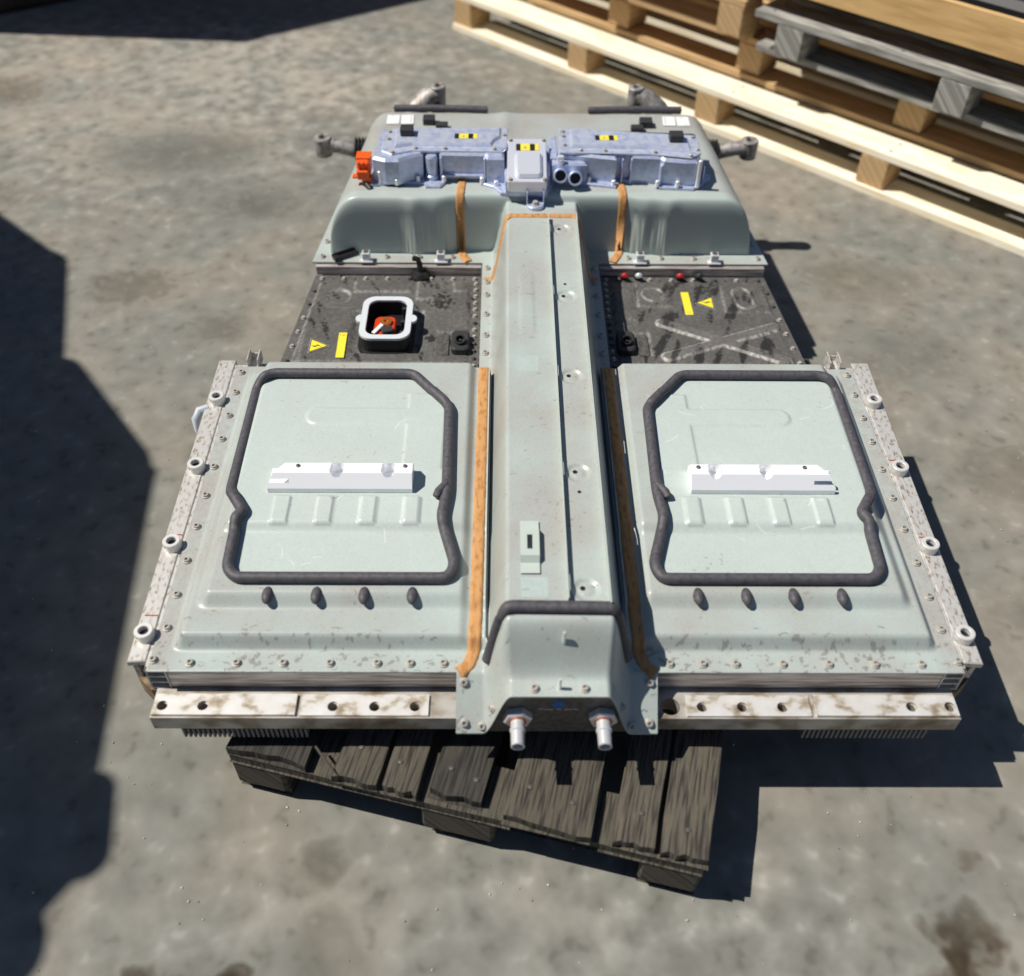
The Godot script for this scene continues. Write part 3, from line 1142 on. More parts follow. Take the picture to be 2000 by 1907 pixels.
func on_lid(x: float, z: float, lift := 0.0) -> Transform3D:
	var nn := lid_n(x, z)
	var sx := nn.cross(Vector3.BACK).normalized() * -1.0
	sx = Vector3.BACK.cross(nn).normalized() * -1.0
	var bz := sx.cross(nn).normalized()
	return Transform3D(Basis(sx, nn, bz), Vector3(x, lid_h(x, z), z) + nn * lift)


func bolt_on_lid(parent: Node3D, x: float, z: float) -> void:
	var t := on_lid(x, z, 0.0002)
	t.basis = t.basis * Basis(Vector3.UP, rng.randf() * TAU)
	put("bolt", star_bolt, M["bolt_steel"], parent, t)


# ribbon that follows the lid
func ribbon(path: PackedVector2Array, half: float, thick: float, sd: int) -> MB:
	var b := MB.new()
	var r := RandomNumberGenerator.new()
	r.seed = sd
	var f := noise(30.0, 3, FastNoiseLite.TYPE_SIMPLEX, sd)
	var cross := [[-1.0, 0.0], [-0.92, 0.75], [-0.5, 1.0], [0.0, 0.8], [0.5, 1.0], [0.92, 0.75], [1.0, 0.0]]
	var m := path.size()
	var c := cross.size()
	var p := []
	for i in m:
		var t := (path[mini(i + 1, m - 1)] - path[maxi(i - 1, 0)]).normalized()
		var sd2 := Vector2(-t.y, t.x)
		var wob := 1.0 + 0.035 * f.get_noise_1d(i * 0.01 * 3.0)
		for k in c:
			var q: Vector2 = path[i] + sd2 * (cross[k][0] * half * wob)
			var nn := lid_n(q.x, q.y)
			var up: float = thick * cross[k][1] * (1.0 + 0.5 * f.get_noise_2d(q.x * 2.0, q.y * 2.0)) - 0.0004
			p.append(Vector3(q.x, lid_h(q.x, q.y), q.y) + nn * up)
	for i in m - 1:
		for k in c - 1:
			b.quad(p[i * c + k], p[i * c + k + 1], p[(i + 1) * c + k + 1], p[(i + 1) * c + k], [Vector2.ZERO, Vector2.ZERO, Vector2.ZERO, Vector2.ZERO])
	return smooth(b)


# welded, with smooth normals
func smooth(b: MB) -> MB:
	var key := {}
	var o := MB.new()
	var acc := PackedVector3Array()
	var mapv := PackedInt32Array()
	for i in b.v.size():
		var k := (b.v[i] * 20000.0).round()
		if not key.has(k):
			key[k] = o.v.size()
			o.v.append(b.v[i])
			o.uv.append(b.uv[i])
			acc.append(Vector3.ZERO)
		mapv.append(key[k])
		acc[key[k]] += b.n[i]
	for i in acc.size():
		if acc[i].y < 0 and absf(acc[i].y) > 0.9 * acc[i].length():
			acc[i] = -acc[i]
		o.n.append(acc[i].normalized())
	for i in b.ix:
		o.ix.append(mapv[i])
	return o


# thin upright plate along z at x, with slots cut through it
func slotted(x: float, z0: float, z1: float, y0: float, y1: float, slots: Array, half: float, s0: float, s1: float) -> MB:
	var b := MB.new()
	var th := 0.0018
	slots.sort()
	var cuts := [z0]
	for s in slots:
		cuts.append(s - half)
		cuts.append(s + half)
	cuts.append(z1)
	for i in cuts.size() - 1:
		var a: float = cuts[i]
		var c: float = cuts[i + 1]
		var mid := (a + c) / 2
		if i % 2 == 0:
			b.box(Vector3(x, (y0 + y1) / 2, mid), Vector3(th, y1 - y0, c - a))
		else:
			b.box(Vector3(x, (y0 + s0) / 2, mid), Vector3(th, s0 - y0, c - a))
			b.box(Vector3(x, (s1 + y1) / 2, mid), Vector3(th, y1 - s1, c - a))
	return b


# ---------------------------------------------------------------- the pack
func build_pack() -> void:
	var root := thing("battery_pack", "flat grey green vehicle battery pack with raised centre tunnel lying on the weathered pallet", "battery pack", T(0, PALLET_TOP, 0))
	var up := T(0, LIFT, 0)

	# --- tray
	var b := MB.new()
	b.prism(P2([-0.652, -0.008, 0.652, -0.008, 0.652, -0.787, -0.652, -0.787]), -0.1445, -0.012)
	b.prism(P2([-0.560, -0.787, 0.560, -0.787, 0.535, -1.74, -0.535, -1.74]), -0.1445, -0.046)
	b.prism(P2([-0.555, -1.205, 0.555, -1.205, 0.51, -1.74, -0.51, -1.74]), -0.05, -0.006)
	b.prism(P2([-0.143, -0.78, 0.143, -0.78, 0.143, -1.21, -0.143, -1.21]), -0.05, -0.006)
	part("tray", b, M["tray"], root, up)

	# --- lid
	var lm := mat("lid_paint", Color.WHITE, 0.36)
	lm.albedo_texture = ImageTexture.create_from_image(lid_image())
	var lid := put("lid", lid_mesh(), lm, root, up)
	lid.set_meta("label", "pressed grey green lid with dusty patches and scuffs")
	for x in [-0.677, -0.614, -0.536, -0.458, -0.380, -0.301, -0.223, -0.190]:
		if x == -0.223:
			continue
		for s in [1.0, -1.0]:
			bolt_on_lid(lid, x * s, -0.016 if absf(x) < 0.67 else -0.022)
	bolt_on_lid(lid, -0.2455, -0.016)
	bolt_on_lid(lid, 0.2455, -0.016)
	for z in [-0.087, -0.158, -0.236, -0.318, -0.398, -0.476, -0.556, -0.628, -0.702, -0.768]:
		for s in [1.0, -1.0]:
			bolt_on_lid(lid, 0.669 * s, z)
	for x in [0.59, 0.515, 0.44, 0.365, 0.29, 0.215]:
		for s in [1.0, -1.0]:
			bolt_on_lid(lid, x * s, -0.777)
	for z in [-0.84, -0.905, -0.985, -1.062, -1.115, -1.175]:
		for s in [1.0, -1.0]:
			bolt_on_lid(lid, 0.133 * s, z)
	for x in [0.55, 0.388, 0.305, 0.222]:
		for s in [1.0, -1.0]:
			bolt_on_lid(lid, x * s, -1.222)
	for z in [-1.29, -1.36, -1.44, -1.53, -1.62]:
		for s in [1.0, -1.0]:
			bolt_on_lid(lid, 0.557 * hump_width(z) * s, z)
	for q in [[0.155, 0.012], [0.154, 0.062], [0.106, 0.056], [0.040, 0.061], [0.124, 0.066]]:
		for s in [1.0, -1.0]:
			bolt_on_lid(lid, q[0] * s, q[1])
	# studs
	for q in [[0.006, 0.010], [0.0, 0.060]]:
		b = MB.new()
		b.lathe([Vector2(0.003, 0), Vector2(0.003, 0.026), Vector2(0.0022, 0.028), Vector2(0, 0.028)], 10)
		part("stud", b, M["chrome"], lid, T(q[0], lid_h(q[0], q[1]) - 0.001, q[1]))
	# open holes of the tunnel bosses
	for z in BOSSES:
		b = MB.new()
		b.lathe([Vector2(0.0045, 0.0), Vector2(0.0, 0.0003)], 12)
		part("boss_hole", b, M["print_black"], lid, T(0.0385, lid_h(0.0385, z - 0.004) + 0.0006, z - 0.004))
	for z in [-0.916, -0.286]:
		b = MB.new()
		b.lathe([Vector2(0.0034, 0.0), Vector2(0.0, 0.0003)], 12)
		part("hole", b, M["print_black"], lid, T(0.0435, lid_h(0.0435, z) + 0.0006, z))

	# --- cable channel on the tunnel: slotted rib and slotted outer lip
	part("channel_rib", slotted(0.0141, -1.183, -0.042, 0.1335, 0.150, [-1.145, -0.895, -0.62, -0.345, -0.085], 0.016, 0.139, 0.1435), M["lid_part"], root, up)
	part("channel_lip", slotted(0.0805, -1.183, -0.030, 0.128, 0.155, [-0.50, -0.27, -0.74, -0.98], 0.018, 0.143, 0.148), M["lid_part"], root, up)
	# strap bracket
	b = MB.new()
	var px := -0.0462
	var prof := [[-0.2144, 0.1385], [-0.196, 0.1385], [-0.187, 0.149], [-0.130, 0.149], [-0.122, 0.1385], [-0.1005, 0.1385]]
	for i in prof.size() - 1:
		var a = prof[i]
		var c = prof[i + 1]
		for hw in [[-0.016, -0.0045], [0.0045, 0.016], [-0.0045, 0.0045]]:
			var z0: float = a[0]
			var z1: float = c[0]
			if i == 2 and hw[0] == -0.0045:      # the slot
				for cut in [[-0.187, -0.175], [-0.144, -0.130]]:
					b.box(Vector3(px, 0.1482, (cut[0] + cut[1]) / 2), Vector3(0.009, 0.0016, cut[1] - cut[0]))
				continue
			var x0: float = px + hw[0]
			var x1: float = px + hw[1]
			var y0: float = a[1]
			var y1: float = c[1]
			b.quad(Vector3(x0, y1, z1), Vector3(x1, y1, z1), Vector3(x1, y0, z0), Vector3(x0, y0, z0))
			b.quad(Vector3(x1, y1 - 0.0016, z1), Vector3(x0, y1 - 0.0016, z1), Vector3(x0, y0 - 0.0016, z0), Vector3(x1, y0 - 0.0016, z0))
	part("strap_bracket", b, M["lid_part"], root, up)

	# --- foam gaskets, pads and strips
	for s in [1.0, -1.0]:
		var g := P2(GASKET)
		if s < 0:
			g = mirror(g)
		var path := rounded(g, 0.016, true)
		var pts := PackedVector3Array()
		for q in path:
			pts.append(Vector3(q.x, lid_h(q.x, q.y) + 0.0085, q.y))
		b = MB.new()
		b.tube(pts, 0.0104, 12, true, 0.95)
		var gp := part("gasket", b, M["foam"], root, up)
		gp.set_meta("label", "dark grey foam cord laid in a closed loop")
		b = MB.new()
		b.tube(PackedVector3Array([Vector3(-0.196 * s, 0.066, -0.385), Vector3(-0.2 * s, 0.071, -0.362), Vector3(-0.211 * s, 0.07, -0.347), Vector3(-0.214 * s, 0.068, -0.337)]), 0.0085, 10, false)
		part("gasket_end", b, M["foam"], gp)
		for x in [-0.496, -0.412, -0.330, -0.247]:
			b = MB.new()
			b.ellipsoid(Vector3.ZERO, Vector3(0.0098, 0.0095, 0.0180))
			part("foam_pad", b, M["foam"], root, up * T(x * s, lid_h(x, -0.1255) + 0.003, -0.1255))
		# sealing tape beside the tunnel
		var tp := PackedVector2Array([Vector2(-0.134, -0.788), Vector2(-0.135, -0.4), Vector2(-0.137, -0.11), Vector2(-0.139, -0.045), Vector2(-0.147, -0.014), Vector2(-0.164, 0.001)])
		if s < 0:
			tp = mirror(tp)
		var tape := part("sealing_tape", ribbon(rounded(tp, 0.03, false), 0.0112, 0.0034, 5 if s > 0 else 6), M["tape"], root, up)
		tape.set_meta("label", "brown paper sealing tape beside the tunnel")
		# tape down the hump
		tp = PackedVector2Array([Vector2(-0.196, -1.36), Vector2(-0.199, -1.29), Vector2(-0.201, -1.245), Vector2(-0.194, -1.228), Vector2(-0.181, -1.203)])
		if s < 0:
			tp = mirror(tp)
		part("sealing_tape", ribbon(rounded(tp, 0.02, false, 0.0025), 0.0105, 0.004, 7 if s > 0 else 8), M["tape"], root, up)
		b = MB.new()
		b.tube(PackedVector3Array([Vector3(-0.395 * s, 0.156, -1.712), Vector3(-0.3 * s, 0.157, -1.712), Vector3(-0.2 * s, 0.157, -1.709), Vector3(-0.14 * s, 0.156, -1.706)]), 0.010, 10)
		part("foam_strip", b, M["foam"], root, up)
	# thin tape round the back end of the tunnel
	var ring := PackedVector2Array([Vector2(-0.140, -1.125), Vector2(-0.118, -1.13), Vector2(-0.108, -1.145), Vector2(-0.092, -1.178), Vector2(-0.080, -1.197), Vector2(0.080, -1.197), Vector2(0.092, -1.178), Vector2(0.108, -1.145), Vector2(0.118, -1.13), Vector2(0.140, -1.125)])
	part("sealing_tape", ribbon(rounded(ring, 0.010, false, 0.003), 0.0085, 0.003, 9), M["tape"], root, up)
	# foam cord across the tunnel
	var cord := rounded(PackedVector2Array([Vector2(-0.1165, -0.010), Vector2(-0.104, -0.021), Vector2(-0.081, -0.031), Vector2(0.081, -0.029), Vector2(0.103, -0.022), Vector2(0.115, -0.011)]), 0.012, false)
	var cpts := PackedVector3Array()
	for q in cord:
		cpts.append(Vector3(q.x, lid_h(q.x, q.y) + 0.008, q.y))
	b = MB.new()
	b.tube(cpts, 0.0105, 12, false, 0.8)
	part("foam_cord", b, M["foam"], root, up)

	build_handles(root, up)
	build_frame(root, up)
	build_front_plate(root, up)
	build_panels(root, up)
	build_inverter(root, up)
	build_rear(root, up)


func csg_box(parent: Node3D, c: Vector3, s: Vector3, op := CSGShape3D.OPERATION_UNION) -> CSGBox3D:
	var o := CSGBox3D.new()
	o.size = s
	o.position = c
	o.operation = op
	parent.add_child(o)
	return o


func csg_hole(parent: Node3D, c: Vector3, r: float, h: float, turn := Basis()) -> void:
	var o := CSGCylinder3D.new()
	o.radius = r
	o.height = h
	o.sides = 24
	o.operation = CSGShape3D.OPERATION_SUBTRACTION
	o.transform = Transform3D(turn, c)
	parent.add_child(o)


func build_handles(root: Node3D, up: Transform3D) -> void:
	# bright extruded brackets on the two lid fields
	for s in [1.0, -1.0]:
		var t := CSGCombiner3D.new()
		t.name = "extruded_bracket"
		t.transform = up * T(0, lid_h(0.4, -0.38) + 0.0005, -0.383)
		root.add_child(t, true)
		var pr := CSGPolygon3D.new()
		pr.polygon = PackedVector2Array([Vector2(-0.029, 0), Vector2(0.029, 0), Vector2(0.029, 0.010), Vector2(0.027, 0.0125), Vector2(0.010, 0.033), Vector2(-0.016, 0.033), Vector2(-0.029, 0.018)])
		pr.depth = 0.270
		# the polygon's x becomes -z... the bar runs along x
		pr.transform = Transform3D(Basis(Vector3(0, 0, 1), Vector3(0, 1, 0), Vector3(-1, 0, 0)), Vector3(-0.531 if s > 0 else 0.261, 0, 0))
		pr.material = M["bracket_alu"]
		t.add_child(pr)
		for x in [-0.402, -0.306]:
			csg_hole(t, Vector3(x * s, 0.030, 0.002), 0.0135, 0.044)
			csg_hole(t, Vector3(x * s, 0.030, -0.008), 0.0125, 0.044)
		# the outer end is cut on a slant and left open, with a tab at its foot
		var c := csg_box(t, Vector3(-0.536 * s, 0.035, -0.010), Vector3(0.05, 0.06, 0.12), CSGShape3D.OPERATION_SUBTRACTION)
		c.basis = Basis(Vector3.UP, -0.62 * s)
		csg_box(t, Vector3(-0.520 * s, 0.014, 0.000), Vector3(0.06, 0.020, 0.044), CSGShape3D.OPERATION_SUBTRACTION)
		t.material_override = M["bracket_alu"]
		for x in [-0.475, -0.275]:
			var b := MB.new()
			b.lathe([Vector2(0.004, 0), Vector2(0.004, 0.0015), Vector2(0.0018, 0.0022), Vector2(0.0018, -0.001), Vector2(0, -0.001)], 12)
			part("rivet", b, M["bolt_dark"], t, T(x * s, 0.0332, -0.008))


func build_frame(root: Node3D, up: Transform3D) -> void:
	var b: MB
	for s in [1.0, -1.0]:
		# side rail with its bushings
		b = MB.new()
		b.prism(P2([-0.690 * s, -0.022, -0.722 * s, -0.020, -0.728 * s, -0.815, -0.690 * s, -0.815]), -0.014, -0.002, 0.002)
		b.prism(P2([-0.712 * s, -0.03, -0.721 * s, -0.03, -0.727 * s, -0.81, -0.718 * s, -0.81]), -0.105, -0.014)
		b.prism(P2([-0.655 * s, -0.012, -0.6895 * s, -0.012, -0.6895 * s, -0.80, -0.655 * s, -0.80]), -0.012, -0.0042)
		var rail := part("side_rail", b, M["alu_rail"], root, up)
		b = MB.new()
		b.prism(P2([-0.6895 * s, -0.06, -0.7115 * s, -0.06, -0.7175 * s, -0.80, -0.6895 * s, -0.80]), -0.11, -0.07)
		b.prism(P2([-0.655 * s, -0.004, -0.692 * s, -0.004, -0.722 * s, -0.03, -0.722 * s, -0.06, -0.655 * s, -0.06]), -0.11, -0.0625)
		part("sill_foot", b, M["tray_dirt"], root, up)
		for z in [-0.072, -0.272, -0.474, -0.676]:
			b = MB.new()
			b.lathe([Vector2(0.0165, 0.0), Vector2(0.0165, 0.0185), Vector2(0.0152, 0.020), Vector2(0.0098, 0.020), Vector2(0.0086, 0.0186), Vector2(0.0086, -0.03), Vector2(0.0, -0.03)], 24)
			var bu := part("bushing", b, M["bush_metal"], rail, T(-0.7025 * s, -0.004, z))
			b = MB.new()
			b.lathe([Vector2(0.0087, 0.0), Vector2(0.0, 0.0)], 16)
			part("bore", b, M["bore_dark"], bu, T(0, 0.010, 0))
		# red paint ticks
		for z in [-0.300, -0.115 if s > 0 else -0.505]:
			b = MB.new()
			b.box(Vector3(-0.704 * s, -0.0012, z), Vector3(0.022, 0.001, 0.0016))
			part("paint_tick", b, M["red"], rail)
		# open end of the extruded sill at the front corner
		b = MB.new()
		for y in [-0.007, -0.024, -0.041, -0.058]:
			b.box(Vector3(-0.6725 * s, y, -0.05), Vector3(0.034, 0.0028, 0.09))
		for x in [-0.6565, -0.6885]:
			b.box(Vector3(x * s, -0.0325, -0.05), Vector3(0.0028, 0.0538, 0.0896))
		part("sill_end", b, M["alu_plain"], root, up)
		# front cross beam, seen as a brushed face below the lid edge
		b = MB.new()
		b.box(Vector3(-0.4115 * s, -0.030, -0.018), Vector3(0.486, 0.0505, 0.026), 0.0015)
		part("front_beam", b, M["alu_face"], root, up)
		# upright guide at the rear of the rail
		b = MB.new()
		for x in [-0.659, -0.636]:
			b.box(Vector3(x * s, 0.002, -0.812), Vector3(0.003, 0.03, 0.040), 0.0006)
		b.box(Vector3(-0.6475 * s, -0.008, -0.812), Vector3(0.0198, 0.003, 0.0396))
		b.box(Vector3(-0.6475 * s, 0.0, -0.8305), Vector3(0.0198, 0.012, 0.003))
		part("guide_channel", b, M["alu_rail"], root, up)
		b = MB.new()
		b.box(Vector3(-0.60 * s, -0.014, -0.802), Vector3(0.066, 0.012, 0.018), 0.001)
		part("end_plate", b, M["alu_rail"], root, up)
		# toothed strip under the front bar
		b = MB.new()
		var x0 := 0.426
		for i in 26:
			b.box(Vector3(-(x0 + i * 0.0083) * s, -0.1085, 0.042), Vector3(0.0042, 0.028, 0.022), 0.0006)
		b.box(Vector3(-(x0 + 12.5 * 0.0083) * s, -0.1085, 0.026), Vector3(0.218, 0.0285, 0.014))
		part("toothed_strip", b, M["comb_grey"], root, up)
		# raised mounting plates on the front bar, drilled
		var holes: Array = [[-0.662, -0.594, -0.376, -0.306, -0.238], [0.246, 0.314, 0.382, 0.600, 0.665]][0 if s > 0 else 1]
		for q in ([[-0.680, -0.435], [-0.433, -0.212]] if s > 0 else [[0.216, 0.432], [0.434, 0.680]]):
			var t := CSGCombiner3D.new()
			t.name = "mounting_plate"
			t.transform = up
			root.add_child(t, true)
			var low: float = 0.0 if absf(q[0]) > 0.5 or absf(q[1]) > 0.5 else 0.001
			csg_box(t, Vector3((q[0] + q[1]) / 2, -0.0550 - low * 2.0, 0.0300), Vector3(q[1] - q[0] - 0.006, 0.006, 0.040))
			for hx in holes:
				if hx > q[0] and hx < q[1]:
					csg_hole(t, Vector3(hx, -0.056, 0.033), 0.0092, 0.03)
			t.material_override = M["alu_plate"]
	# the front bar
	var bar := CSGCombiner3D.new()
	bar.name = "front_bar"
	bar.transform = up
	root.add_child(bar, true)
	csg_box(bar, Vector3(0, -0.0755, 0.017), Vector3(1.36, 0.035, 0.072))
	for hx in [-0.662, -0.594, -0.376, -0.306, -0.238, 0.246, 0.314, 0.382, 0.600, 0.665]:
		csg_hole(bar, Vector3(hx, -0.07, 0.033), 0.0078, 0.04)
	csg_hole(bar, Vector3(0.193, -0.07, 0.030), 0.0165, 0.06)
	bar.material_override = M["alu_bar"]


func build_front_plate(root: Node3D, up: Transform3D) -> void:
	# end plate under the arch of the tunnel
	var poly := PackedVector2Array()
	for i in 41:
		var x := lerpf(-0.134, 0.134, i / 40.0)
		poly.append(Vector2(x, maxf(-0.0775, lid_h(x, 0.068) - 0.003)))
	poly.append(Vector2(0.150, -0.0805))
	poly.append(Vector2(-0.150, -0.0805))
	var b := MB.new()
	var m := poly.size()
	for i in m:
		var a := poly[i]
		var c := poly[(i + 1) % m]
		b.quad(Vector3(c.x, c.y, 0.060), Vector3(a.x, a.y, 0.060), Vector3(a.x, a.y, 0.064), Vector3(c.x, c.y, 0.064))
	var t := Geometry2D.triangulate_polygon(poly)
	for k in range(0, t.size(), 3):
		var q := [poly[t[k]], poly[t[k + 1]], poly[t[k + 2]]]
		if (q[1] - q[0]).cross(q[2] - q[0]) < 0:
			q.reverse()
		b.tri(Vector3(q[0].x, q[0].y, 0.064), Vector3(q[1].x, q[1].y, 0.064), Vector3(q[2].x, q[2].y, 0.064))
		b.tri(Vector3(q[2].x, q[2].y, 0.060), Vector3(q[1].x, q[1].y, 0.060), Vector3(q[0].x, q[0].y, 0.060))
	var plate := part("end_plate", b, M["plate_dark"], root, up)
	var face := Transform3D(Basis(Vector3.RIGHT, PI / 2), Vector3.ZERO)     # y of the part points to +z
	b = MB.new()
	b.lathe([Vector2(0.0105, 0.0), Vector2(0.0100, 0.0004), Vector2(0.0, 0.0005)], 20)
	part("blue_paint_dot", b, M["blue_dot"], plate, Transform3D(face.basis, Vector3(0.0, 0.006, 0.0642)))
	b = MB.new()
	var xx := -0.032
	for wd in [0.009, 0.004, 0.008, 0.0, 0.008, 0.0, 0.007, 0.005, 0.008]:
		if wd > 0.0:
			b.box(Vector3(xx + wd / 2, -0.009 + 0.0006 * sin(xx * 900.0), 0.0643), Vector3(wd, 0.0016, 0.0004))
		xx += maxf(wd, 0.003) + 0.0012
	part("stamped_code", b, M["print_light"], plate)
	for x in [-0.066, 0.074]:
		var fit := node("coolant_fitting", root, up * Transform3D(face.basis, Vector3(x, -0.026, 0.0645)))
		b = MB.new()
		var hx := PackedVector2Array()
		for i in 6:
			hx.append(Vector2(cos(TAU * i / 6 + 0.2 * signf(x)), sin(TAU * i / 6 + 0.2 * signf(x))) * 0.0245)
		b.prism(hx, 0.0, 0.013, 0.0025)
		part("hex_nut", b, M["chrome"], fit)
		b = MB.new()
		b.lathe([Vector2(0.0148, 0.013), Vector2(0.0148, 0.0145), Vector2(0.0115, 0.015)], 24)
		part("copper_washer", b, M["copper_seal"], fit)
		b = MB.new()
		b.lathe([Vector2(0.0118, 0.011), Vector2(0.0118, 0.026), Vector2(0.0132, 0.028), Vector2(0.0132, 0.031), Vector2(0.0115, 0.033), Vector2(0.0110, 0.056), Vector2(0.0115, 0.058), Vector2(0.0092, 0.0585), Vector2(0.0088, 0.057), Vector2(0.0088, 0.01), Vector2(0.0, 0.01)], 24)
		part("pipe_stub", b, M["chrome"], fit)


func label_triangle(parent: Node3D, c: Vector2, y: float, size: float, turn: float) -> void:
	# flat warning sticker: yellow triangle with black rim and bolt of lightning
	var o := node("warning_label", parent, T(c.x, y, c.y, turn))
	var layers := [[1.0, "print_light"], [0.95, "print_black"], [0.80, "yellow"]]
	for i in layers.size():
		var b := MB.new()
		var p := PackedVector2Array()
		for k in 3:
			p.append(Vector2(cos(TAU * k / 3), sin(TAU * k / 3)) * size * layers[i][0])
		b.prism(p, 0.0004 * i, 0.0004 * (i + 1))
		part(["label_edge", "label_rim", "label_field"][i], b, M[layers[i][1]], o)
	var bolt := P2([-0.40, 0.04, 0.02, 0.20, 0.05, 0.02, 0.46, 0.16, 0.05, -0.13, 0.01, 0.03])
	for i in bolt.size():
		bolt[i] = bolt[i] * size
	var q := MB.new()
	q.prism(bolt, 0.0012, 0.0016)
	part("lightning_mark", q, M["print_black"], o)


